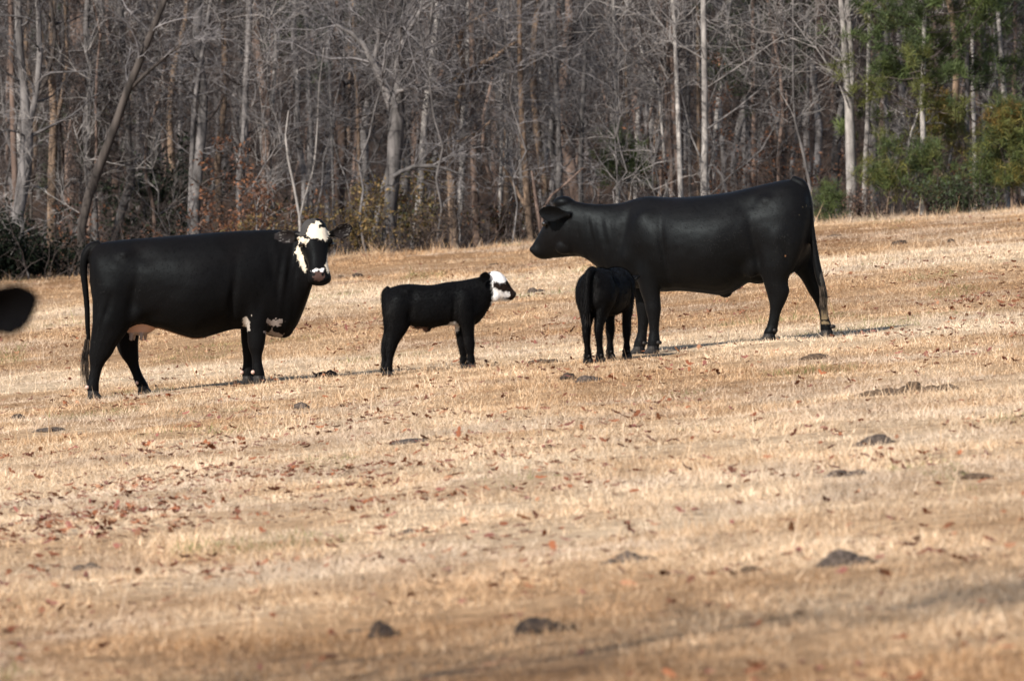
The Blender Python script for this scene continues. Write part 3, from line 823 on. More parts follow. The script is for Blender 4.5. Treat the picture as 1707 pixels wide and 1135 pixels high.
# --- the two calves
def white_faced_calf():
    p = on_ground(715, 619)
    sc = p.y / (FPX / 190.0)
    root = empty('calf', p); root.scale = (sc,) * 3
    tag(root, 'small black calf with a white face standing between the two cows', 'calf')
    g = local_ground(root, sc, 0)
    bm = bmesh.new()
    torso(bm, [(-.395, .655, .51, .055), (-.38, .70, .45, .10), (-.335, .735, .41, .13), (-.265, .757, .405, .142), (-.184, .768, .405, .142), (-.1, .762, .39, .148), (-.02, .757, .372, .152), (.05, .76, .385, .15),
               (.13, .78, .402, .145), (.2, .788, .405, .135), (.275, .796, .40, .125), (.35, .81, .39, .115), (.43, .826, .42, .10), (.48, .836, .475, .088), (.53, .845, .56, .075), (.57, .84, .62, .06)])
    legs = [[(-.27, -.08, .62, .115, .065), (-.27, -.09, .5, .12, .072), (-.268, -.09, .40, .108, .062), (-.278, -.09, .34, .088, .052), (-.296, -.09, .286, .070, .042), (-.320, -.09, .225, .055, .036), (-.332, -.09, .163, .042, .031),
             (-.342, -.09, .082, .034, .029), (-.352, -.09, .02, .036, .031), (-.352, -.09, -.02, .033, .031)],
            [(-.28, .08, .62, .115, .065), (-.29, .085, .5, .11, .07), (-.31, .085, .38, .085, .055), (-.345, .085, .30, .058, .042), (-.372, .085, .225, .048, .035), (-.382, .085, .163, .039, .03), (-.387, .085, .082, .032, .028), (-.390, .085, .02, .035, .03), (-.386, .085, -.02, .033, .031)],
            [(.31, -.085, .66, .09, .05), (.325, -.09, .54, .085, .052), (.335, -.085, .42, .07, .048), (.344, -.08, .34, .056, .042), (.350, -.08, .27, .048, .037), (.356, -.08, .205, .046, .037), (.360, -.08, .16, .043, .036), (.366, -.08, .10, .033, .029),
             (.370, -.08, .05, .037, .032), (.376, -.08, .02, .034, .032)],
            [(.27, .08, .6, .07, .05), (.272, .08, .45, .055, .045), (.276, .08, .33, .044, .037), (.292, .08, .225, .041, .036), (.300, .08, .16, .039, .034), (.305, .08, .10, .031, .028), (.304, .08, .06, .035, .031), (.308, .08, .04, .033, .031)]]
    feet = []
    for st in legs:
        st, z0 = plant(st, g)
        st[-1][2] -= .02
        leg(bm, st); feet.append((st[-1][0], st[-1][1], z0))
    for s in (-1, 1):
        blob(bm, (-.26, .09 * s, .56), (.11, .07, .14)); blob(bm, (.31, .085 * s, .60), (.085, .05, .13)); blob(bm, (-.18, .08 * s, .70), (.05, .04, .035)); blob(bm, (.40, .06 * s, .53), (.06, .05, .08))
    blob(bm, (-.015, 0, .375), (.035, .03, .03)); blob(bm, (-.09, 0, .41), (.05, .045, .04))
    tail = [(-.35, 0, .725, .03), (-.392, .03, .69, .024), (-.40, .05, .6, .019), (-.392, .06, .5, .017), (-.382, .06, .40, .018), (-.378, .06, .34, .012)]
    rope(bm, tail)
    hm = head_matrix((.545, 0, .835), (.80, -.04, -.60), (.60, 0, .80), .57)
    cz = lambda a, b, y: (a * .0010204 - .5, y, 1.0 - b * .0010204)
    blob(bm, (.53, 0, .80), (.055, .055, .06))
    ears_ = [(cz(1016, 160, -.075), cz(920, 158, -.14), .115, (.05, -1, -.3)), (cz(1005, 150, .075), cz(935, 165, .16), .085, (.1, .75, -.65))]
    ctop = [(985, 150), (1015, 126), (1062, 120), (1105, 134), (1140, 165), (1170, 210), (1198, 258), (1222, 288), (1238, 303), (1241, 318)]
    cbot = [(960, 410), (1000, 404), (1040, 382), (1075, 376), (1105, 374), (1135, 373), (1165, 373), (1195, 368), (1220, 355), (1234, 338)]
    head_traced(bm, [(a * .0010204 - .5, 1 - b * .0010204) for a, b in ctop], [(a * .0010204 - .5, 1 - b * .0010204) for a, b in cbot],
                [.055, .066, .078, .080, .076, .066, .053, .047, .044, .030], [0] * 10)
    ear_set(bm, ears_)
    for s in (-1, 1): blob(bm, cz(1100, 232, s * .070), (.020, .014, .018)); blob(bm, cz(1222, 310, s * .026), (.017, .018, .017)); blob(bm, cz(1060, 330, s * .045), (.045, .03, .045))
    cp_ = lambda pts: [(a * .0010204 - .5, 1.0 - b * .0010204) for a, b in pts]
    whole = cp_([(1018, 60), (1140, 60), (1200, 200), (1300, 260), (1300, 420), (1020, 410), (1045, 340), (1040, 260), (1022, 180)])
    eyep = cp_([(1045, 200), (1070, 195), (1085, 212), (1130, 222), (1150, 200), (1168, 195), (1300, 200), (1300, 400), (1190, 372), (1190, 300), (1175, 290), (1130, 290), (1085, 280), (1070, 262), (1045, 258)])
    lip = cp_([(1125, 335), (1160, 340), (1190, 345), (1190, 372), (1160, 352), (1130, 355)])
    def paint(co, no, col):
        x, y, z = co.T
        nx = x + .007 * (vnoise(x * 90, z * 90, 3) - .5) * 2; nz = z + .007 * (vnoise(x * 90, z * 90, 4) - .5) * 2
        hd = (x > .50) & (z > .59) & (np.abs(y) < .095)
        w = hd & in_poly(nx, nz, whole)
        col[w] = (.82, .81, .80)
        col[w & in_poly(nx, nz, eyep)] = (.018, .012, .010)
        col[w & in_poly(nx, nz, lip)] = (.025, .015, .013)
        col[w & (x > .735)] = (.014, .011, .010)
        e = (x > .15) & (x < .275) & (z < .455) & (no[:, 2] < .25) & (np.hypot((x - .215) / .055, (z - .39) / .05) + (vnoise(x * 50, z * 50, 2) - .5) * .5 < 1)
        col[e] = (.55, .54, .54)
        col[(x > -.11) & (x < -.01) & (z < .392) & (no[:, 2] < -.3)] = (.10, .06, .05)
    body = finish_body('body', bm, .0065, M['coat'], root, paint, hm, .62, tail, (.36, .44), 34, [(-.14, .68, .05, .05, 0, -.012), (.22, .52, .02, .1, 0, -.010), (.31, .6, .06, .1, -.2, .006), (-.26, .56, .07, .1, 0, .006), (-.16, .5, .03, .1, -.2, -.010)])
    hair_coat(body, 42000, .026, 7, -.65, M['hair'], .0024)
    for (x, y, z) in feet: hoof(root, x - .003, y, z - .005, 1, .62)
    for q in (-1, 1): eye_at(root, cz(1104, 238, q * .077), .0145)
    return root
white_faced_calf()

def suckling_calf():
    A = R(69)
    p = on_ground(1012, 601)
    sc = 1.06 * p.y / (FPX / 190.0)
    root = empty('calf', p, A); root.scale = (sc,) * 3
    tag(root, 'small black calf seen from behind under the neck of the black cow', 'calf')
    g = local_ground(root, sc, A)
    bm = bmesh.new()
    torso(bm, [(-.395, .64, .50, .07), (-.38, .715, .45, .11), (-.335, .755, .41, .142), (-.265, .770, .395, .155), (-.184, .772, .375, .160), (-.1, .764, .365, .168), (-.02, .757, .36, .172), (.05, .757, .365, .168),
               (.13, .765, .38, .158), (.2, .772, .39, .145), (.275, .770, .40, .13), (.35, .755, .42, .115), (.43, .73, .45, .10, .02), (.50, .70, .48, .085, .05), (.55, .68, .52, .07, .07)])
    def rleg(s, hind, x0, y0):
        if hind:
            return [(x0 + .03, .085 * s, .62, .11, .068), (x0 + .03, .092 * s, .5, .115, .072), (x0 + .015, y0 + .015 * s, .40, .098, .062), (x0 - .01, y0 + .005 * s, .33, .07, .048), (x0 - .035, y0, .27, .052, .038),
                    (x0 - .04, y0, .22, .044, .034), (x0 - .03, y0, .15, .034, .028), (x0 - .015, y0, .08, .031, .027), (x0 - .005, y0, .035, .034, .031), (x0, y0, .0, .033, .031)]
        return [(x0, .085 * s, .64, .09, .052), (x0, .088 * s, .52, .08, .052), (x0, y0 + .006 * s, .40, .058, .046), (x0, y0, .30, .044, .037), (x0 + .004, y0, .235, .042, .036), (x0 + .002, y0, .18, .038, .033),
                (x0, y0, .11, .029, .026), (x0, y0, .05, .033, .031), (x0 + .005, y0, .01, .033, .031)]
    feet = []
    for s, hind, x0, y0 in ((1, True, -.30, .055), (-1, True, -.28, -.045), (1, False, .22, .055), (-1, False, .24, -.085)):
        st, z0 = plant(rleg(s, hind, x0, y0), g); st[-1][2] -= .02
        leg(bm, st); feet.append((st[-1][0], st[-1][1], z0))
    for s in (-1, 1):
        blob(bm, (-.27, .095 * s, .57), (.11, .07, .15)); blob(bm, (.27, .088 * s, .58), (.085, .05, .13)); blob(bm, (-.20, .09 * s, .715), (.05, .04, .035)); blob(bm, (-.37, .06 * s, .65), (.035, .035, .05))
    tail = [(-.33, 0, .755, .034), (-.40, .01, .735, .032), (-.425, .015, .66, .030), (-.43, .018, .56, .030), (-.425, .02, .46, .032), (-.42, .02, .39, .026), (-.415, .02, .34, .012)]
    rope(bm, tail)
    hm = head_matrix((.57, .085, .70), (.80, .16, -.58), (.58, .1, .80), .60)
    blob(bm, (.55, .07, .64), (.07, .06, .08))
    y_ = (hm.to_3x3() @ Vector((0, 1, 0))).normalized(); z_ = (hm.to_3x3() @ Vector((0, 0, 1))).normalized(); x_ = (hm.to_3x3() @ Vector((1, 0, 0))).normalized()
    b0 = hm @ Vector((.02, 0, 0))
    ears_ = [tuple((b0 + y_ * (.065 * s) - z_ * .01, b0 + y_ * (.165 * s) - x_ * .03 - z_ * .02, .085, x_ * .8 - z_ * .5)) for s in (-1, 1)]
    head(bm, hm, HEAD_CALF, ears_)
    body = finish_body('body', bm, .0065, M['coat'], root, None, hm, .62, tail, (.36, .44), 34, [(-.14, .68, .05, .05, 0, -.012), (.22, .52, .02, .1, 0, -.010), (.31, .6, .06, .1, -.2, .006), (-.26, .56, .07, .1, 0, .006), (-.16, .5, .03, .1, -.2, -.010)])
    hair_coat(body, 42000, .026, 7, -.65, M['hair'], .0024)
    for (x, y, z) in feet: hoof(root, x - .003, y, z - .005, 1, .62)
    eyes(root, hm, .16, .138, -.03, .026)
    switch(root, [(-.43, .018, .56), (-.43, .02, .48), (-.427, .02, .41), (-.42, .02, .36), (-.415, .02, .31)], 70, .011, M['black_hair'], 9, .003)
    return root
suckling_calf()

# --- a third cow close to the camera, only the tip of its ear reaches into the picture
D3 = 22.0
tipx = 1.513
pt = P(66, 507, D3)
neighbour = frontal_cow('cow', 'dark blurred cow close to the camera, only its black ear in the frame', 300, 654, False, None, D3)
neighbour.location = (pt.x - tipx, D3, pt.z - 1.430)

# ------------------------------------------------------------------ dung and clods
def clod(name, label, px, py, wpx, hpx, mat, seed, cat='dung', pieces=None, depth=.8, group=None):
    p = on_ground(px, py)
    k = p.y / FPX
    w, h = wpx * k, hpx * k
    rng = random.Random(seed)
    bm = bmesh.new()
    pieces = list(pieces or [(0, 0, 1, 1)])
    for _ in range(7): pieces.append((rng.uniform(-.95, .95), 0, rng.uniform(.14, .3), rng.uniform(.2, .5)))
    for ip, (ox, oz, sw, sh) in enumerate(pieces):
        oy = rng.uniform(-.35, .35) if ip >= len(pieces) - 7 else 0
        a = len(bm.verts)
        bmesh.ops.create_icosphere(bm, subdivisions=4, radius=1)
        bm.verts.ensure_lookup_table()
        ph = [rng.uniform(0, 9) for _ in range(12)]
        for v in bm.verts[a:]:
            n = v.co.copy()
            q = sum(math.sin(n.dot(Vector((math.sin(ph[i]), math.cos(ph[i] * 1.7), math.sin(ph[i] * 2.3)))) * (3 + i * 2.2) + ph[i]) / (1.6 + i) for i in range(8))
            r = 1 + .13 * q + .10 * (float(vnoise(n.x * 6 + ph[0], n.y * 6 + n.z * 5, 3)) - .5) + .12 * (float(vnoise(n.x * 13 + ph[1], n.z * 13 + n.y * 9, 4)) - .5)
            x = n.x * r * w / 2 * sw + ox * w / 2; y = n.y * r * w / 2 * sw * depth + oy * w / 2 * depth
            z = n.z * r * h * .82 * sh
            z = z if z > 0 else z * .3
            v.co = (x, y, z)
    bmesh.ops.recalc_face_normals(bm, faces=bm.faces[:])
    me = bpy.data.meshes.new(name); bm.to_mesh(me); bm.free()
    me.polygons.foreach_set('use_smooth', np.ones(len(me.polygons), bool))
    me.materials.append(mat)
    o = link(bpy.data.objects.new(name, me))
    # lie with the slope
    sl = math.atan2(gzf(p.x + .5, p.y) - gzf(p.x - .5, p.y), 1.0)
    o.location = (p.x, p.y, gzf(p.x, p.y) - .004); o.rotation_euler = (0, -sl, 0)
    return tag(o, label, cat, group)
DG, DK, DE = M['dung_grey'], M['dung'], M['earth']
TAIL = [(-.25, 0, .7, 1), (.35, 0, .55, .55), (.8, 0, .28, .3)]
clods = [
 ('dung_pat', 'dark crumbly dung heap between the white faced cow and the calf', 545, 629, 44, 14, DK, [(0, 0, 1, .7), (-.4, 0, .5, 1), (.3, 0, .5, 1)]),
 ('dung_pat', 'small greyish domed dung pat below the front feet of the white faced cow', 503, 681, 28, 13, DG, None),
 ('dung_pat', 'smaller dark dome of the pair of dung pats before the suckling calf', 947, 631, 26, 12, DK, None),
 ('dung_pat', 'larger brown lump of the pair of dung pats before the suckling calf', 982, 636, 44, 13, DG, [(-.2, 0, .75, 1), (.55, 0, .5, .7)]),
 ('dirt_patch', 'flat brown trodden dirt patch between the two calves', 905, 606, 64, 9, DE, None),
 ('dung_pat', 'pointed black dung wedge at the bottom left centre of the field', 638, 1062, 54, 36, DK, [(0, 0, 1, .55), (-.2, 0, .6, 1.0), (.15, 0, .6, .8)]),
 ('dung_slab', 'thin dark slab lying just left of the pointed dung wedge', 590, 1053, 30, 8, DK, None),
 ('dung_pat', 'dark dung mound with a trailing tail at the bottom centre', 905, 1052, 100, 30, DK, TAIL),
 ('dung_pat', 'broad grey dung mound with a long tail at the lower right', 1415, 942, 96, 32, DG, TAIL),
 ('dung_pat', 'ragged dark dung pat in a dry tuft at the lower centre right', 1050, 936, 92, 22, DG, [(0, 0, .5, 1), (-.55, 0, .35, .5), (.6, 0, .35, .5)]),
 ('dung_pat', 'small brown dung lump left of the broad grey mound', 1250, 952, 38, 13, DE, None),
 ('dung_pat', 'weathered dung pat with loose crumbs below the long earth ridge', 1462, 740, 64, 20, DG, [(0, 0, .8, 1), (-.9, 0, .4, .5)]),
 ('dirt_patch', 'pale grey dirt patch in the grass near the right side', 1412, 793, 76, 14, DG, [(-.4, 0, .6, 1), (.4, 0, .6, .8)]),
 ('earth_ridge', 'long dark ridge of rooted earth on the right of the field', 1510, 655, 172, 22, DE, [(-.86, 0, .16, .35), (-.7, 0, .2, .45), (-.52, 0, .22, .5), (-.33, 0, .2, .6), (-.15, 0, .22, .55), (.0, 0, .18, .75), (.15, 0, .2, 1.0), (.3, 0, .16, .5), (.5, 0, .17, .55), (.66, 0, .18, .5), (.82, 0, .16, .6)]),
 ('dung_pat', 'brown clod in the grass just below the hind feet of the black cow', 1358, 598, 52, 11, DE, None),
 ('dung_pat', 'oblong black dung pat on the far rise by the right woods', 1500, 407, 27, 8, DK, None),
 ('dung_pat', 'tiny round dung pat, farthest right on the far rise', 1585, 404, 13, 7, DK, None),
 ('dung_pat', 'thin flat dung streak on the far rise right of the tail of the black cow', 1392, 394, 26, 4, DK, None),
 ('dung_pat', 'dark dung clump in pale grass left of the suckling calf', 893, 487, 27, 10, DG, [(-.3, 0, .7, 1), (.5, 0, .5, .6)]),
 ('dung_pat', 'dark low clump just right of the muzzle of the white faced cow', 594, 462, 24, 8, DK, None),
 ('dung_pat', 'small brown lump close by the muzzle of the white faced cow', 566, 463, 13, 6, DE, None),
 ('dung_pat', 'round dark pat left of the hind feet of the white faced cow', 30, 698, 22, 12, DK, None),
 ('dung_slab', 'long flat grey dung streak below the hind feet of the white faced cow', 80, 718, 52, 8, DG, None),
 ('dung_pat', 'dark broken dung pat at the lower left of the field', 143, 949, 48, 16, DG, [(-.4, 0, .5, .8), (.4, 0, .55, 1)]),
 ('dung_slab', 'short dark chip on pale grass at the centre of the foreground', 679, 889, 31, 10, DG, None),
 ('dirt_patch', 'low grey streak of dirt below the white faced calf', 682, 738, 62, 9, DG, None),
 ('dung_pat', 'small grey pat among red leaves on the left', 168, 815, 20, 12, DG, None),
 ('dung_pat', 'crumbled brown clod at the far right edge of the field', 1628, 797, 52, 12, DE, None),
 ('dirt_patch', 'low brown patch of earth near the right edge below the long ridge', 1602, 665 + 125, 20, 9, DE, None),
 ('dung_pat', 'tiny dark pat on the far edge of the field left of the black muzzle', 822, 442, 18, 4, DK, None),
]
for i, c in enumerate(clods):
    clod(c[0], c[1], c[2], c[3], c[4], c[5], c[6], i + 3, 'dirt' if c[0] in ('dirt_patch', 'earth_ridge') else 'dung', c[7], .9 if c[0] != 'dirt_patch' else 1.5)

# ------------------------------------------------------------------ trees
def grow(mb, p0, d, L, r0, rng, n=5, sides=4, wander=.22, up=.05):
    """one wandering shoot; returns its points, directions and radii"""
    d = np.asarray(d, float); d = d / np.linalg.norm(d)
    pts = [np.asarray(p0, float)]; ds = [d]
    for i in range(n):
        d = d + rng.normal(0, wander, 3) + np.array([0, 0, up]); d = d / np.linalg.norm(d)
        pts.append(pts[-1] + d * L / n); ds.append(d)
    rad = r0 * np.linspace(1, .22, n + 1)
    mb.tube(pts, rad, sides)
    return np.array(pts), np.array(ds), rad
def side_dir(d, ang, rng):
    d = np.asarray(d, float); v = rng.normal(0, 1, 3); v = v - d * v.dot(d); v = v / (np.linalg.norm(v) + 1e-9)
    return d * math.cos(ang) + v * math.sin(ang)
def twiggy(mb, pts, ds, rad, L, rng, n2=5, n3=4, wander=.25, up=.03, mn=.005):
    for _ in range(n2 + 2):
        k = rng.randint(1, len(pts)); f = rng.uniform()
        p = pts[k - 1] * (1 - f) + pts[k] * f
        d = side_dir(ds[k], rng.uniform(.45, 1.15), rng)
        q, qd, qr = grow(mb, p, d, L * rng.uniform(.3, .6), max(mn * 1.3, rad[k] * .55), rng, 4, 3, wander, up)
        for _ in range(n3):
            j = rng.randint(1, len(q))
            grow(mb, q[j], side_dir(qd[j], rng.uniform(.4, 1.1), rng), L * rng.uniform(.12, .3), mn, rng, 3, 3, wander, up)
def tree_mesh(trunk, rng, nb, h0, h1, blen, elev=(.3, 1.0), n2=5, n3=4, wander=.22, thick=.35, up=.05, limbs=()):
    """trunk: rows (x, y, z, r). Returns MBs for trunk and crown"""
    trunk = resample(trunk, .35)
    tm, cm = MB(), MB()
    tm.tube(trunk[:, :3], trunk[:, 3], 9, None, .07, rng)
    zs = trunk[:, 2] - trunk[0, 2]
    for i in range(nb):
        z = h0 + (h1 - h0) * rng.uniform(0, 1)
        k = min(int(np.searchsorted(zs, z)), len(trunk) - 1)
        az = rng.uniform(0, 2 * np.pi); el = rng.uniform(*elev)
        d = np.array([math.cos(az) * math.cos(el), math.sin(az) * math.cos(el), math.sin(el)])
        L = blen * rng.uniform(.5, 1.2)
        r = min(trunk[k, 3] * thick * rng.uniform(.5, 1.1), .045)
        q, qd, qr = grow(cm, trunk[k, :3], d, L, max(r, .008), rng, 6, 4, wander, up)
        twiggy(cm, q, qd, qr, L, rng, n2, n3)
    for lb in limbs:
        lb = resample(lb, .3)
        ds = np.gradient(lb[:, :3], axis=0); ds /= np.linalg.norm(ds, axis=1)[:, None] + 1e-9
        for _ in range(7):
            k = rng.randint(1, len(lb))
            L = blen * rng.uniform(.35, .9)
            q, qd, qr = grow(cm, lb[k, :3], side_dir(ds[k], rng.uniform(.4, 1.1), rng), L, max(.008, lb[k, 3] * .4), rng, 5, 4, wander, up)
            twiggy(cm, q, qd, qr, L, rng, n2, n3)
    return tm, cm
def px_path(rows, d, y_off=0):
    out = []
    for px, py, w in rows:
        p = P(px, py, d); out.append((p.x, p.y, p.z, w / 2 * d / FPX))
    return out
def hero(label, d, rows, bark, twig, limbs=(), nb=14, h0=1.0, blen=1.6, seed=0, n2=5, n3=4, top=9.0, elev=(.2, 1.0), wander=.22, name='bare_tree', cat='tree', up=.05):
    """rows: (photo x, photo y, trunk width in photo pixels) from the foot upwards"""
    rng = np.random.RandomState(seed + 100)
    tr = px_path(rows, d)
    x0, y0 = tr[0][0], tr[0][1]
    z0 = gzf(x0, y0)
    if tr[0][2] > z0 - .1:
        tr = [(x0, y0, z0 - .15, tr[0][3] * 1.35), (x0, y0, max(z0 + .25, min(z0 + .3, tr[0][2])) if tr[0][2] - z0 > .3 else z0 + .12, tr[0][3] * 1.05)] + [t for t in tr if t[2] > z0 + .4]
    a, b = np.array(tr[-2]), np.array(tr[-1])
    if top:
        dr = (b - a)[:3]; dr = dr / np.linalg.norm(dr); dr[2] = max(dr[2], .6); dr = dr / np.linalg.norm(dr)
        cur = b.copy()
        while cur[2] - z0 < top:
            dr = dr + rng.normal(0, .05, 3); dr[2] += .05; dr = dr / np.linalg.norm(dr)
            cur = np.append(cur[:3] + dr * 1.3, max(cur[3] * .86, .012)); tr.append(tuple(cur))
    loc = Vector((x0, y0, z0))
    root = empty(name, loc)
    tag(root, label, cat)
    trn = [(x - loc.x, y - loc.y, z - loc.z, r) for x, y, z, r in tr]
    lbs = [[(x - loc.x, y - loc.y, z - loc.z, r) for x, y, z, r in px_path(l, d - .12 * (i % 3))] for i, l in enumerate(limbs)]
    h1 = trn[-1][2] * .97
    tm, cm = tree_mesh(trn, rng, nb, h0, h1, blen, elev, n2, n3, wander, .35, up, lbs)
    tm.build('trunk', M[bark], root)
    for l in lbs:
        lm = MB(); l = resample(l, .3); lm.tube(l[:, :3], l[:, 3], 7, None, .07, rng); lm.build('limb', M[bark], root)
    cm.build('crown', M[twig], root)
    return root

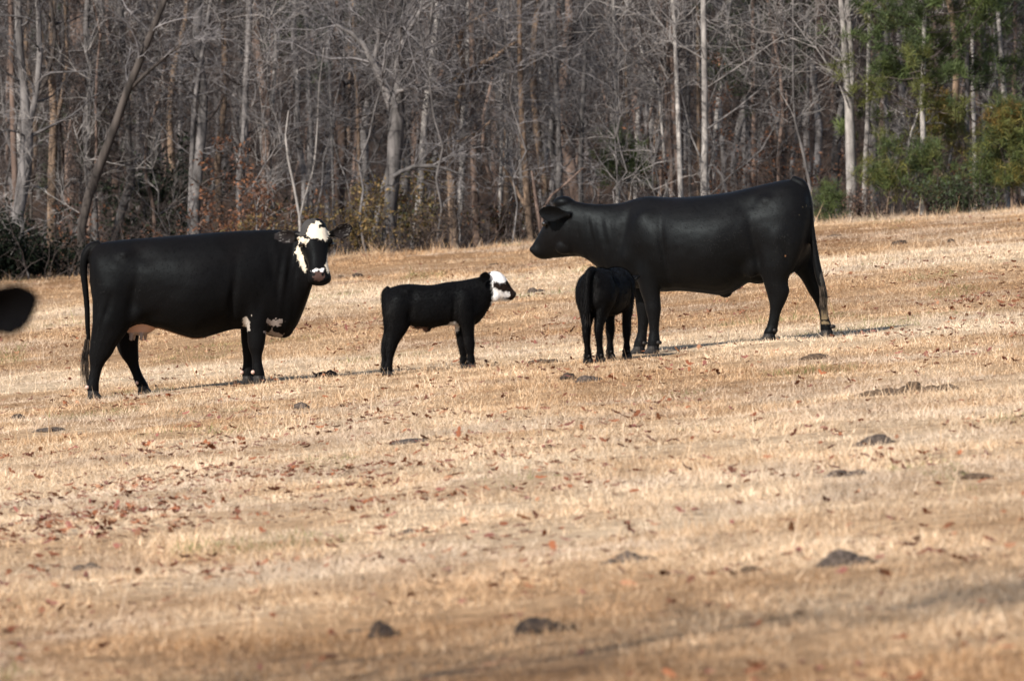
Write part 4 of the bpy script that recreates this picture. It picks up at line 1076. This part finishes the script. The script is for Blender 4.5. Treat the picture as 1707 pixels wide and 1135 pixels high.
HEROES = [
 # left group
 dict(label='brown barked bare tree, outermost trunk at the left border', d=140, rows=[(27, 350, 12), (25, 300, 11), (20, 150, 10), (17, 0, 9)], bark='bark_brown', twig='twig_brown_shade', nb=16, h0=1.2),
 dict(label='stout grey tree with a flared foot near the left border', d=139, rows=[(30, 356, 20), (40, 300, 24), (46, 230, 20), (42, 180, 17), (34, 90, 13), (30, 0, 12)], bark='bark_grey', twig='twig', nb=16, h0=1.4,
      limbs=[[(46, 215, 14), (58, 170, 11), (66, 90, 10), (62, 0, 9)]]),
 dict(label='reddish grey tree that forks at half height behind the stout grey one', d=144, rows=[(86, 380, 15), (88, 250, 15), (90, 200, 14), (86, 120, 13), (89, 0, 11)], bark='bark_tan', twig='twig', nb=18, h0=1.5,
      limbs=[[(90, 215, 10), (103, 165, 8), (112, 110, 7), (108, 0, 6)], [(84, 140, 6), (70, 60, 5), (62, 0, 4)]]),
 dict(label='dark crooked bare tree between the left trunks', d=142, rows=[(52, 200, 5), (60, 170, 6), (78, 130, 8), (92, 60, 7), (84, 0, 6)], bark='bark_dark', twig='twig_brown_shade', nb=10, h0=1.4),
 dict(label='brown trunk just left of the crossing leaning tree', d=149, rows=[(193, 400, 13), (191, 260, 13), (187, 160, 12), (182, 60, 11), (178, 0, 10)], bark='bark_brown', twig='twig_brown_shade', nb=18, h0=1.5),
 dict(label='grey tree with a swept foot behind the leaning dark trunk', d=143, rows=[(188, 410, 15), (200, 360, 15), (218, 305, 16), (214, 230, 12), (208, 120, 11), (203, 40, 10), (200, 0, 9)], bark='bark_grey', twig='twig', nb=18, h0=1.3),
 dict(label='dark leaning tree crossing the left of the wood towards the right', d=138, rows=[(136, 380, 15), (148, 325, 16), (165, 280, 16), (190, 215, 15), (213, 150, 14), (232, 105, 13), (252, 55, 11), (275, 0, 10)], bark='bark_dark', twig='twig', nb=10, h0=2.0, top=7,
      limbs=[[(213, 152, 9), (238, 128, 7), (270, 100, 5), (302, 76, 3)]]),
 dict(label='slim grey trunk right of the top of the leaning tree', d=152, rows=[(262, 420, 10), (263, 200, 10), (260, 70, 9), (258, 0, 8)], bark='bark_grey', twig='twig', nb=22, h0=1.0, blen=2.0),
 dict(label='arching grey tree with long drooping twigs above the white faced cow', d=141, rows=[(316, 400, 9), (320, 260, 9), (326, 160, 8), (340, 70, 7), (352, 0, 6)], bark='bark_grey', twig='twig', nb=34, h0=1.5, blen=2.2, up=-.03, elev=(-.1, .8)),
 dict(label='thin bare tree above the shoulder of the white faced cow', d=150, rows=[(402, 400, 9), (404, 250, 9), (400, 100, 8), (398, 0, 7)], bark='bark_grey', twig='twig', nb=34, h0=1.0, blen=2.0),
 # V sapling and slim stems
 dict(label='pale forked sapling shaped like a V above the head of the white faced cow', d=137, rows=[(500, 380, 4.5), (499, 360, 4.5), (490, 310, 4), (480, 265, 4), (476, 225, 3), (481, 185, 2)], bark='bark_pale', twig='twig', nb=8, h0=1.0, blen=.9, top=0,
      limbs=[[(500, 362, 4), (508, 330, 3.4), (522, 285, 3.2), (529, 215, 2.6), (532, 140, 2), (540, 80, 1.4)]]),
 dict(label='slender grey stem left of the pale forked sapling', d=151, rows=[(520, 400, 7), (519, 250, 7), (514, 100, 6), (508, 0, 5)], bark='bark_grey', twig='twig', nb=20, h0=1.2),
 dict(label='slender pale stem right of the pale forked sapling', d=147, rows=[(558, 400, 5), (555, 300, 5), (551, 170, 4), (546, 0, 4)], bark='bark_pale', twig='twig', nb=14, h0=1.8),
 dict(label='straight tan stem between the forked sapling and the big gnarled tree', d=146, rows=[(601, 410, 7), (599, 300, 7), (596, 180, 6), (591, 80, 6), (588, 0, 5)], bark='bark_tan', twig='twig', nb=14, h0=1.8),
 dict(label='very thin pale stem left of the straight tan one', d=148, rows=[(570, 420, 5), (568, 330, 5), (563, 200, 4), (560, 0, 3)], bark='bark_pale', twig='twig', nb=10, h0=1.8),
 # big spreading tree
 dict(label='big gnarled grey tree with spreading limbs at the wood edge', d=137.5, rows=[(645, 438, 26), (648, 400, 25), (650, 340, 22), (657, 270, 26), (660, 200, 27), (664, 130, 19), (668, 60, 15), (666, 0, 13)], bark='bark_grey', twig='twig', nb=12, h0=2.2, blen=2.0, wander=.32, n2=8, n3=5,
      limbs=[[(658, 190, 17), (640, 145, 15), (622, 105, 13), (606, 75, 10), (585, 55, 8), (560, 42, 6)], [(655, 295, 9), (668, 287, 8), (690, 278, 7), (720, 277, 7), (745, 282, 5), (770, 292, 3)],
             [(660, 180, 10), (655, 165, 9), (664, 152, 8), (690, 146, 6), (712, 140, 3)], [(622, 108, 8), (632, 60, 7), (620, 0, 5)], [(668, 80, 9), (700, 20, 7), (730, 0, 5)], [(668, 130, 8), (690, 95, 6), (715, 55, 5), (722, 0, 4)]]),
 dict(label='reddish slanting limb tree between the gnarled tree and the tan one', d=144, rows=[(690, 430, 12), (694, 300, 12), (698, 220, 13), (712, 175, 13), (728, 145, 12), (745, 100, 11), (762, 60, 10), (775, 0, 8)], bark='bark_brown', twig='twig', nb=20, h0=2.0, blen=1.8, wander=.3),
 dict(label='tan lit tree bending right with a long bare limb', d=139, rows=[(757, 425, 15), (754, 350, 15), (752, 270, 16), (753, 225, 14), (762, 180, 13), (773, 140, 13), (780, 118, 13)], bark='bark_tan', twig='twig', nb=6, h0=2.2, blen=1.8, wander=.3, top=0, n2=8, n3=5,
      limbs=[[(780, 122, 11), (800, 108, 10), (822, 98, 8), (845, 80, 6), (868, 66, 4)], [(780, 122, 9), (765, 125, 8), (748, 138, 5), (735, 150, 3)], [(778, 130, 8), (765, 75, 8), (772, 45, 7), (800, 30, 6), (830, 15, 4)], [(755, 240, 6), (790, 225, 5), (815, 205, 4), (830, 190, 3)]]),
 dict(label='tall straight grey brown tree right of the tan bending one', d=142, rows=[(796, 425, 14), (792, 320, 13), (789, 220, 13), (788, 120, 12), (786, 0, 11)], bark='bark_brown', twig='twig', nb=24, h0=1.8, blen=1.9, wander=.28),
 dict(label='orange tan trunk left of the black cow head', d=138.5, rows=[(886, 420, 13), (882, 370, 12), (877, 300, 12), (872, 235, 12), (868, 150, 10), (866, 60, 9), (866, 0, 8)], bark='bark_tan', twig='twig', nb=24, h0=2.0, blen=1.9,
      limbs=[[(876, 345, 7), (860, 315, 6), (846, 290, 5), (838, 278, 3)]]),
 dict(label='thin pale pair of stems behind the orange tan trunk', d=144, rows=[(830, 420, 7), (834, 320, 6), (836, 220, 6), (834, 80, 5), (832, 0, 4)], bark='bark_pale', twig='twig', nb=18, h0=2.0, limbs=[[(834, 330, 4), (842, 280, 4), (846, 160, 3), (846, 0, 3)]]),
 dict(label='pale leaning dead tree close by the ear of the black cow', d=138, rows=[(908, 420, 8), (899, 370, 7), (893, 330, 6), (889, 300, 5), (886, 285, 3)], bark='bark_brown', twig='twig', nb=2, h0=1.0, blen=.6, top=0, limbs=[[(903, 395, 5), (905, 350, 4), (920, 325, 4), (945, 305, 4), (972, 280, 3)]]),
 dict(label='slim brown tree with dense fine twigs above the black cow head', d=150, rows=[(930, 420, 9), (932, 250, 9), (926, 120, 8), (924, 0, 7)], bark='bark_grey', twig='twig', nb=40, h0=1.0, blen=2.0, wander=.28),
 dict(label='bushy topped grey tree left of the two tall stems', d=148, rows=[(970, 420, 9), (968, 260, 8), (974, 120, 8), (978, 0, 7)], bark='bark_grey', twig='twig', nb=40, h0=1.0, blen=2.0, wander=.28),
 dict(label='tall grey stem, left one of two tall stems above the cow neck', d=147, rows=[(1031, 420, 8), (1029, 250, 8), (1026, 120, 7), (1023, 0, 6)], bark='bark_pale', twig='twig', nb=14, h0=2.5),
 dict(label='tall brownish stem, right one of two tall stems above the cow neck', d=152, rows=[(1052, 420, 7), (1050, 300, 7), (1043, 120, 6), (1040, 0, 6)], bark='bark_tan', twig='twig', nb=14, h0=2.2),
 # pale centre-right group
 dict(label='thin curved pale stem left of the pale birch like group', d=143, rows=[(1116, 420, 5), (1112, 320, 5), (1104, 220, 5), (1098, 150, 4), (1080, 115, 3), (1060, 95, 2)], bark='bark_pale', twig='twig_pale', nb=6, h0=2, blen=1.0, top=0),
 dict(label='tan lit trunk, leftmost of the pale group above the cow back', d=144, rows=[(1127, 420, 8), (1125, 320, 8), (1121, 180, 7), (1117, 60, 7), (1114, 0, 6)], bark='bark_tan', twig='twig_pale', nb=14, h0=2.5),
 dict(label='bright silvery trunk, second of the pale group above the cow back', d=140, rows=[(1138, 420, 9), (1134, 300, 9), (1130, 180, 8), (1126, 80, 7), (1122, 0, 7)], bark='bark_pale', twig='twig_pale', nb=16, h0=3.0, blen=1.8, up=.06),
 dict(label='darker slim trunk in the middle of the pale group', d=148, rows=[(1152, 420, 7), (1150, 280, 6), (1146, 120, 6), (1142, 0, 5)], bark='bark_grey', twig='twig', nb=16, h0=2.0),
 dict(label='slim tan trunk tight beside the thickest silvery trunk', d=146, rows=[(1165, 420, 7), (1165, 250, 7), (1164, 100, 6), (1163, 0, 6)], bark='bark_tan', twig='twig', nb=14, h0=2.4),
 dict(label='thickest silvery trunk of the pale group above the cow back', d=139, rows=[(1172, 420, 14), (1174, 320, 13), (1175, 200, 11), (1174, 100, 10), (1173, 0, 10)], bark='bark_pale', twig='twig_pale', nb=22, h0=2.4, blen=2.6, elev=(.25, .7), up=.06, wander=.12),
 # right
 dict(label='thin crooked sapling behind the rump of the black cow', d=138.5, rows=[(1360, 400, 6), (1352, 320, 6), (1340, 260, 5), (1325, 200, 4), (1322, 120, 4), (1322, 0, 3)], bark='bark_grey', twig='twig_pale', nb=24, h0=.8, blen=1.5, wander=.15, elev=(.1, .9)),
 dict(label='grey thin stem leaning right over the cow rump', d=145, rows=[(1360, 410, 5), (1350, 300, 5), (1346, 180, 5), (1345, 0, 4)], bark='bark_grey', twig='twig_pale', nb=20, h0=1.5, blen=1.6, wander=.15),
 dict(label='crooked twiggy tree above the hips of the black cow', d=143, rows=[(1290, 410, 6), (1296, 320, 6), (1300, 240, 5), (1284, 170, 4), (1270, 110, 4), (1262, 0, 3)], bark='bark_grey', twig='twig', nb=30, h0=1.0, blen=1.6),
 dict(label='arched fallen bare tree behind the hips of the black cow', d=139, rows=[(1226, 420, 6), (1214, 330, 6), (1203, 292, 5), (1188, 275, 4), (1165, 285, 3)], bark='bark_grey', twig='twig', nb=4, h0=1.5, blen=.9, top=0, limbs=[[(1180, 330, 3), (1220, 290, 3), (1270, 250, 3), (1300, 190, 2)], [(1180, 215, 3), (1230, 180, 3), (1290, 130, 2)]]),
 dict(label='thickest pale double trunk on the right of the wood', d=138, rows=[(1418, 400, 16), (1420, 330, 18), (1418, 260, 17), (1416, 190, 16), (1410, 110, 11), (1405, 40, 10), (1402, 0, 9)], bark='bark_pale', twig='twig_pale', nb=20, h0=2.4, blen=1.7, elev=(.3, .9), wander=.13,
      limbs=[[(1419, 200, 9), (1420, 120, 9), (1416, 40, 8), (1412, 0, 8)], [(1412, 175, 3), (1395, 130, 2.4), (1360, 80, 2), (1310, 60, 1.2)]]),
 dict(label='slim pale trunk just right of the thick double trunk', d=139.5, rows=[(1440, 400, 9), (1442, 290, 9), (1446, 200, 8), (1448, 100, 7), (1450, 0, 7)], bark='bark_pale', twig='twig_pale', nb=14, h0=2.4, blen=1.4, wander=.13, elev=(.2, .9)),
 dict(label='young pale stem leaning right under the tall pine', d=137.5, rows=[(1506, 400, 7), (1508, 340, 7), (1510, 270, 6), (1518, 225, 4), (1528, 195, 3), (1533, 170, 1.5)], bark='bark_pale', twig='twig', nb=9, h0=.9, blen=.7, top=0),
 dict(label='grey stem between the slim pale trunk and the tall pine', d=146, rows=[(1486, 400, 7), (1484, 280, 7), (1476, 180, 6), (1470, 0, 5)], bark='bark_grey', twig='twig', nb=18, h0=1.2),
 dict(label='pale branching tree near the right border', d=140, rows=[(1680, 400, 10), (1677, 250, 10), (1674, 160, 10), (1668, 80, 8), (1662, 0, 7)], bark='bark_pale', twig='twig_pale', nb=30, h0=1.6, blen=2.0, wander=.14, elev=(.2, 1.0)),
 dict(label='slim pale trunk between the tall pine and the right border tree', d=143, rows=[(1626, 400, 8), (1625, 260, 8), (1622, 150, 7), (1620, 0, 6)], bark='bark_pale', twig='twig', nb=14, h0=2.0),
]
for i, h in enumerate(HEROES): hero(seed=i, **h)

# ---- pines
def needles(mb, c, rng, n, ln, col, spread=1.0, up=.5):
    """a tuft of needles as thin quads round point c"""
    d = rng.normal(0, 1, (n, 3)); d[:, 2] += up; d /= np.linalg.norm(d, axis=1)[:, None]
    s = np.cross(d, rng.normal(0, 1, (n, 3))); s /= np.linalg.norm(s, axis=1)[:, None]
    L = ln * rng.uniform(.6, 1.2, (n, 1)); w = ln * .055
    b = np.asarray(c) + rng.normal(0, .03 * spread, (n, 3))
    v = np.stack([b - s * w * .6, b + s * w * .6, b + d * L + s * w * .3, b + d * L - s * w * .3], 1).reshape(-1, 3)
    cc = np.asarray(col) * rng.uniform(.55, 1.4, (n, 1))
    mb.quads(v, np.arange(4 * n).reshape(-1, 4), np.repeat(cc, 4, 0))
def pine(label, px, py_base, d, height, crown0, reach, seed, cols, bark='bark_grey', lean=0, nb=40, tuft=26, ln=.17, name='pine_tree', bare_r=.05, bx=None, tufts=7):
    rng = np.random.RandomState(seed)
    p = P(px, py_base, d); loc = Vector((p.x, p.y, gzf(p.x, p.y)))
    root = empty(name, loc); tag(root, label, 'tree')
    tm, cm, bm_ = MB(), MB(), MB()
    zz = np.linspace(-.15, height, 12)
    tr = np.stack([lean * zz + rng.normal(0, .015, 12).cumsum(), rng.normal(0, .015, 12).cumsum(), zz, bare_r * (1.1 - .95 * (zz + .15) / (height + .15))], -1)
    tm.tube(tr[:, :3], tr[:, 3], 8, None, .06, rng)
    for i in range(nb):
        z = crown0 + (height - crown0) * rng.uniform(0, 1) ** 1.1
        k = np.interp(z, zz, np.arange(12)); k0 = int(k)
        b = tr[k0, :3] + (tr[min(k0 + 1, 11), :3] - tr[k0, :3]) * (k - k0)
        az = rng.uniform(0, 2 * np.pi); el = rng.uniform(-.1, .55)
        rel = (z - crown0) / (height - crown0)
        L = reach * (1 - .75 * rel ** 1.2) * rng.uniform(.5, 1.1)
        dv = np.array([math.cos(az) * math.cos(el), math.sin(az) * math.cos(el), math.sin(el)])
        q, qd, qr = grow(bm_, b, dv, L, .012, rng, 6, 4, .14, .05)
        col = np.array(cols[rng.randint(len(cols))])
        for j in range(tufts):
            kk = rng.randint(3, len(q)) if j else len(q) - 1
            c = q[kk] + rng.normal(0, .11, 3)
            needles(cm, c, rng, tuft, ln, col * rng.uniform(.7, 1.3))
    tm.build('trunk', M[bark], root); bm_.build('branch_whorls', M['twig_brown_shade'], root); cm.build('crown', M['leaf'], root, False)
    return root
GR = [(.085, .112, .034), (.072, .10, .034), (.118, .130, .038), (.055, .078, .03)]
GY = [(.14, .138, .036), (.165, .14, .036), (.10, .115, .032), (.19, .125, .036)]
GD = [(.035, .052, .024), (.045, .062, .03), (.05, .065, .03)]
pine('tall green pine with a dense crown on the right of the wood', 1534, 400, 137.2, 7.0, 1.62, 1.65, 11, GR, 'bark_pale', .03, 100, 44, .155, tufts=8)
pine('second green pine standing just right of the tall one', 1612, 400, 138.2, 6.0, 1.9, 1.2, 12, GR, 'bark_grey', .01, 42, 40, .15)
pine('low green pine sapling under the crown of the tall pine', 1478, 400, 137, 1.25, .45, .55, 13, GR + GY[:1], 'bark_tan', .02, 22, 22, .12, 'pine_sapling', .02)
pine('low pine sapling beside the foot of the tall pine', 1540, 400, 137, 1.1, .4, .6, 14, GR, 'bark_tan', 0, 24, 22, .12, 'pine_sapling', .02)
pine('yellowing pine sapling right of the tall pine trunk', 1572, 400, 138, 2.0, .95, .6, 15, GY, 'bark_tan', 0, 28, 22, .13, 'pine_sapling', .025)
pine('bushy yellow green pine sapling at the right border', 1690, 390, 136, 1.6, .35, .75, 16, GR + GY, 'bark_tan', 0, 70, 24, .13, 'pine_sapling', .03)
pine('small spreading yellow green pine left of the border sapling', 1635, 390, 136.5, .95, .35, .5, 17, GY[:1] + GR, 'bark_tan', 0, 20, 22, .12, 'pine_sapling', .02)
pine('little green pine behind the tail of the black cow', 1377, 400, 136, .5, .08, .26, 18, GR[:2] + GR[3:4], 'bark_tan', 0, 16, 20, .10, 'pine_sapling', .012)
pine('dim green pine deep in the wood behind the pale group', 1258, 420, 145, 8, 1.9, 1.2, 19, GD, 'bark_brown', 0, 50, 26, .16)
pine('dim dark pine in the wood above the cow hips', 1305, 420, 149, 9, 2.2, 1.3, 20, GD, 'bark_brown', 0, 56, 26, .16)
pine('green understory pine above the shoulders of the black cow', 1040, 420, 142, 1.6, .7, .6, 22, [(.06, .085, .03), (.05, .07, .03)], 'bark_brown', 0, 20, 22, .13, 'pine_sapling', .02)
pine('dark pine high between the pine and the right border', 1690, 400, 146, 9, 2.9, 1.3, 23, GD + GR[3:], 'bark_brown', 0, 60, 24, .18)
pine('dusky pine deep behind the straight tan stem', 570, 420, 168, 9, 2.8, 1.5, 24, GD, 'bark_brown', 0, 50, 24, .18)
pine('dusky pine deep in the wood behind the leaning tree', 120, 420, 165, 6, 1.2, 1.5, 25, GD, 'bark_brown', 0, 60, 24, .18)
pine('dusky pine deep in the wood left of the forked sapling', 455, 420, 170, 9, 3.5, 1.5, 26, GD, 'bark_brown', 0, 50, 24, .18)

# ---- leafy shrubs
def leafy_bush(label, px, d, w, h, seed, cols, nleaf, size=.05, name='shrub', stems=16, twig='twig_brown_shade', z0=0.0):
    rng = np.random.RandomState(seed)
    p = P(px, 420, d); loc = Vector((p.x, p.y, gzf(p.x, p.y)))
    root = empty(name, loc); tag(root, label, 'shrub')
    sm, lm = MB(), MB()
    anchors = []
    for i in range(stems):
        az = rng.uniform(0, 2 * np.pi)
        b = np.array([math.cos(az), math.sin(az), 0]) * rng.uniform(0, w * .35)
        dv = np.array([math.cos(az) * rng.uniform(.1, .7), math.sin(az) * rng.uniform(.1, .7), 1.0])
        q, qd, qr = grow(sm, b - np.array([0, 0, .05]), dv, h * rng.uniform(.6, 1.1), .010, rng, 6, 4, .2, -.02)
        anchors += list(q[2:])
        for _ in range(6):
            k = rng.randint(1, len(q))
            q2, _, _ = grow(sm, q[k], side_dir(qd[k], rng.uniform(.4, 1.2), rng), w * rng.uniform(.2, .5), .005, rng, 4, 3, .25, 0)
            anchors += list(q2[1:])
    A = np.array(anchors); A = A[A[:, 2] > z0]
    c = A[rng.randint(0, len(A), nleaf)] + rng.normal(0, size * 1.4, (nleaf, 3))
    t = rng.normal(0, 1, (nleaf, 3)); t /= np.linalg.norm(t, axis=1)[:, None]
    s = np.cross(t, rng.normal(0, 1, (nleaf, 3))); s /= np.linalg.norm(s, axis=1)[:, None]
    L = size * rng.uniform(.6, 1.3, (nleaf, 1))
    v = np.stack([c - t * L, c + s * L * .45, c + t * L, c - s * L * .45], 1).reshape(-1, 3)
    col = np.asarray(cols)[rng.randint(0, len(cols), nleaf)] * rng.uniform(.6, 1.35, (nleaf, 1))
    lm.quads(v, np.arange(4 * nleaf).reshape(-1, 4), np.repeat(col, 4, 0))
    sm.build('stems', M[twig], root); lm.build('leaves', M['leaf_dull' if max(cols[0]) < .03 else 'leaf'], root, False)
    return root
EV = [(.008, .012, .008), (.012, .017, .010), (.006, .009, .007)]
RU = [(.17, .075, .04), (.12, .055, .035), (.22, .10, .05), (.09, .05, .035)]
YB = [(.17, .12, .045), (.12, .10, .04), (.22, .14, .05), (.10, .07, .035)]
leafy_bush('dark evergreen bush at the left border behind the blurred ear', 5, 137, .75, 1.2, 31, EV, 5200, .035, 'evergreen_bush', 26)
leafy_bush('dark evergreen bush between the left border and the cow tail', 62, 138, .9, .75, 32, EV, 3600, .035, 'evergreen_bush', 24)
leafy_bush('dull green cedar like bush behind the swept foot tree', 255, 146, 1.3, 2.2, 33, [(.03, .04, .022), (.022, .03, .018)], 4200, .055, 'evergreen_bush', 26)
leafy_bush('russet leaved oak sapling above the back of the white faced cow', 385, 139, 1.1, 1.5, 34, RU, 1500, .035, 'oak_sapling')
leafy_bush('red brown leafy sapling left of the forked pale sapling', 440, 138, .9, 2.0, 35, RU, 1400, .035, 'oak_sapling', z0=.3)
leafy_bush('golden brown low shrub above the cow shoulder', 425, 136, .6, .8, 36, YB, 900, .03)
leafy_bush('tan leaved shrub at the foot of the forked pale sapling', 515, 137, .6, .95, 37, YB, 700, .03)
leafy_bush('yellow brown bush just left of the foot of the gnarled tree', 612, 137, .8, 1.25, 38, YB, 2000, .032)
leafy_bush('olive brown bush behind the foot of the gnarled tree', 690, 140, .9, 1.5, 39, YB + [(.06, .07, .03)], 2200, .035)
leafy_bush('dull brown brush bush between the gnarled tree and the tan tree', 715, 137, .9, .9, 40, [(.07, .05, .04), (.10, .07, .05)], 900, .03)
leafy_bush('orange brown shrub beside the orange tan trunk', 858, 140, .7, 1.1, 41, RU + YB, 900, .035)
leafy_bush('brown leafy shrub behind the hips of the black cow', 1250, 143, 1.3, 2.6, 42, RU, 1700, .035, 'oak_sapling', z0=.5)
leafy_bush('russet brush under the yellowing pine sapling', 1585, 137.5, .7, 1.0, 43, RU, 1100, .03)
leafy_bush('brown bramble bush at the foot of the thick double trunk', 1440, 136, .6, .6, 44, [(.10, .06, .045), (.14, .085, .06)], 700, .025)
leafy_bush('dark green low bush at the foot of the right pines', 1600, 136, .8, .6, 45, GD, 1400, .035, 'evergreen_bush')
leafy_bush('rust coloured brush behind the left leaning tree', 125, 139, 1.0, 1.3, 46, RU + EV, 1300, .035)

# ---- a bare oak outside the picture on the left: its shadow falls across the nearest grass
def shade_oak():
    rng = np.random.RandomState(88)
    x, y = -5.5, 24.6
    loc = Vector((x, y, gzf(x, y)))
    root = empty('oak_tree', loc); tag(root, 'bare oak standing left of the view that shades the nearest grass', 'tree')
    zz = np.linspace(-.2, 10, 14)
    tr = np.stack([rng.normal(0, .06, 14).cumsum(), rng.normal(0, .06, 14).cumsum(), zz, .10 * (1.1 - .085 * zz)], -1)
    tm, cm = tree_mesh(tr, rng, 56, 2.2, 9.6, 3.4, (.1, .9), 7, 6, .24, .32, .04)
    tm.build('trunk', M['bark_grey'], root); cm.build('crown', M['twig'], root)
shade_oak()

# ---- the wood behind: many slim bare trees copied from a few
def filler_proto(seed, bark, twig, h, r, nb, blen, h0, n2=6, n3=4, wander=.22, elev=(.1, 1.0), up=.04):
    rng = np.random.RandomState(seed)
    zz = np.linspace(-.2, h, 14)
    xx = rng.normal(0, .085, 14).cumsum(); yy = rng.normal(0, .085, 14).cumsum(); xx -= xx[0]; yy -= yy[0]
    tr = np.stack([xx, yy, zz, r * (1.08 - .85 * (zz / h))], -1)
    tm, cm = tree_mesh(tr, rng, nb, h0, h * .95, blen, elev, n2, n3, wander, .3, up)
    root = empty('bare_tree')
    tm.build('trunk', M[bark], root); cm.build('crown', M[twig], root)
    return root
def copy_tree(o):
    c = o.copy(); scene.collection.objects.link(c)
    for ch in o.children:
        k = ch.copy(); scene.collection.objects.link(k); k.parent = c
    return c
protos = [filler_proto(201, 'bark_grey', 'twig_brown_shade', 11, .075, 34, 1.7, .6), filler_proto(202, 'bark_brown', 'twig_brown_shade', 12, .085, 34, 1.8, .8), filler_proto(203, 'bark_grey', 'twig_brown_shade', 10, .05, 40, 1.5, .4),
          filler_proto(204, 'bark_pale', 'twig', 11, .055, 26, 1.6, 1.2), filler_proto(205, 'bark_brown', 'twig_brown_shade', 12, .11, 34, 2.0, 1.2), filler_proto(206, 'bark_brown', 'twig_brown_shade', 7, .03, 40, 1.2, .25),
          filler_proto(207, 'bark_tan', 'twig_brown_shade', 11, .06, 28, 1.6, 1.0)]
rng = random.Random(4)
spots = []
tries = 0
while len(spots) < 222 and tries < 20000:
    tries += 1
    y = 139.5 + 78 * rng.random() ** 1.15
    x = rng.uniform(-1, 1) * (.059 * y + 2.0)
    if all((x - a) ** 2 + (y - b) ** 2 > .75 for a, b in spots): spots.append((x, y))
used = set()
for (x, y) in spots:
    i = rng.choice([0, 1, 2, 3, 4, 5, 5, 6, 0, 2])
    if i in used: o = copy_tree(protos[i])
    else: o = protos[i]; used.add(i)
    o.location = (x, y, gzf(x, y)); s = rng.uniform(.85, 1.2)
    o.rotation_euler = (rng.uniform(-.05, .05), rng.uniform(-.05, .05), rng.uniform(0, 6.28)); o.scale = (s, s, s * rng.uniform(.9, 1.15))
    tag(o, 'slim bare winter tree among the many crowded deep inside the wood', 'tree', 'bare trees crowded inside the wood')

# ---- leafless saplings in front of and between the trunks: a haze of fine twigs
sap = [filler_proto(301, 'bark_grey', 'twig', 4.6, .016, 24, 1.0, .5, 3, 3, .22, (.1, 1.0), -.01), filler_proto(302, 'bark_grey', 'twig', 5.2, .018, 26, 1.3, .8, 3, 3, .22, (-.1, .9), -.03),
       filler_proto(303, 'bark_grey', 'twig_pale', 4.2, .014, 22, .9, .5, 3, 3, .2, (.2, 1.1), .02)]
rng = random.Random(9); used = set(); spots = []; tries = 0
while len(spots) < 34 and tries < 9000:
    tries += 1
    y = 136.8 + 16 * rng.random() ** 1.3
    x = rng.uniform(-1, 1) * (.059 * y + 1.0)
    if x > 3.6 and rng.random() < .55: continue
    if all((x - a) ** 2 + (y - b) ** 2 > .5 for a, b in spots): spots.append((x, y))
for (x, y) in spots:
    i = rng.choice([0, 1, 2, 0, 1])
    if i in used: o = copy_tree(sap[i])
    else: o = sap[i]; used.add(i)
    o.name = 'bare_sapling'
    o.location = (x, y, gzf(x, y)); q = rng.uniform(.75, 1.3)
    o.rotation_euler = (rng.uniform(-.12, .12), rng.uniform(-.12, .12), rng.uniform(0, 6.28)); o.scale = (q, q, q * rng.uniform(.85, 1.2))
    tag(o, 'leafless grey sapling with a haze of fine twigs among the front trunks of the wood', 'sapling', 'leafless saplings along the front of the wood')

# ---- brush under the trees and the far wood
def build_brush():
    rng = np.random.RandomState(61); mb = MB()
    for i in range(2600):
        y = 135.5 + 40 * rng.uniform() ** 1.4
        x = rng.uniform(-1, 1) * (.059 * y + 1.5)
        h = rng.uniform(.35, 1.5)
        cl = float(vnoise(x * .5, y * .3, 3))
        if rng.uniform() > .25 + cl: continue
        b = np.array([x, y, gzf(x, y) - .03])
        dv = np.array([rng.normal(0, .5), rng.normal(0, .5), 1.0])
        q, qd, qr = grow(mb, b, dv, h, rng.uniform(.005, .010), rng, 5, 3, .2, -.03)
        for _ in range(3):
            k = rng.randint(1, len(q))
            grow(mb, q[k], side_dir(qd[k], rng.uniform(.4, 1.2), rng), h * rng.uniform(.25, .6), .0045, rng, 3, 3, .25, -.02)
    o = mb.build('undergrowth', M['twig_brown_shade'], None)
    tag(o, 'tangled leafless brush and briars under the trees', 'undergrowth', None, 'stuff')
build_brush()
def build_far():
    rng = np.random.RandomState(62); mb = MB()
    for i in range(900):
        y = rng.uniform(205, 262); x = rng.uniform(-1, 1) * (.059 * y + 6)
        h = rng.uniform(7, 13); r = rng.uniform(.03, .10)
        b = np.array([x, y, gzf(x, y) - .3])
        q, qd, qr = grow(mb, b, np.array([rng.normal(0, .05), rng.normal(0, .05), 1]), h, r, rng, 6, 5, .04, .03)
        for _ in range(7):
            k = rng.randint(0, len(q) - 1); f = rng.uniform()
            s = q[k] * (1 - f) + q[k + 1] * f
            az = rng.uniform(0, 6.28)
            q2, qd2, _ = grow(mb, s, np.array([math.cos(az), math.sin(az), .5]), rng.uniform(.8, 2.2), .014, rng, 4, 3, .2, .03)
            for _ in range(3):
                j = rng.randint(1, len(q2)); grow(mb, q2[j], side_dir(qd2[j], .8, rng), rng.uniform(.4, .9), .008, rng, 3, 3, .2, .03)
    o = mb.build('far_woods', M['far'], None)
    tag(o, 'dim brown mass of distant bare wood behind the trees', 'woods', None, 'stuff')
build_far()
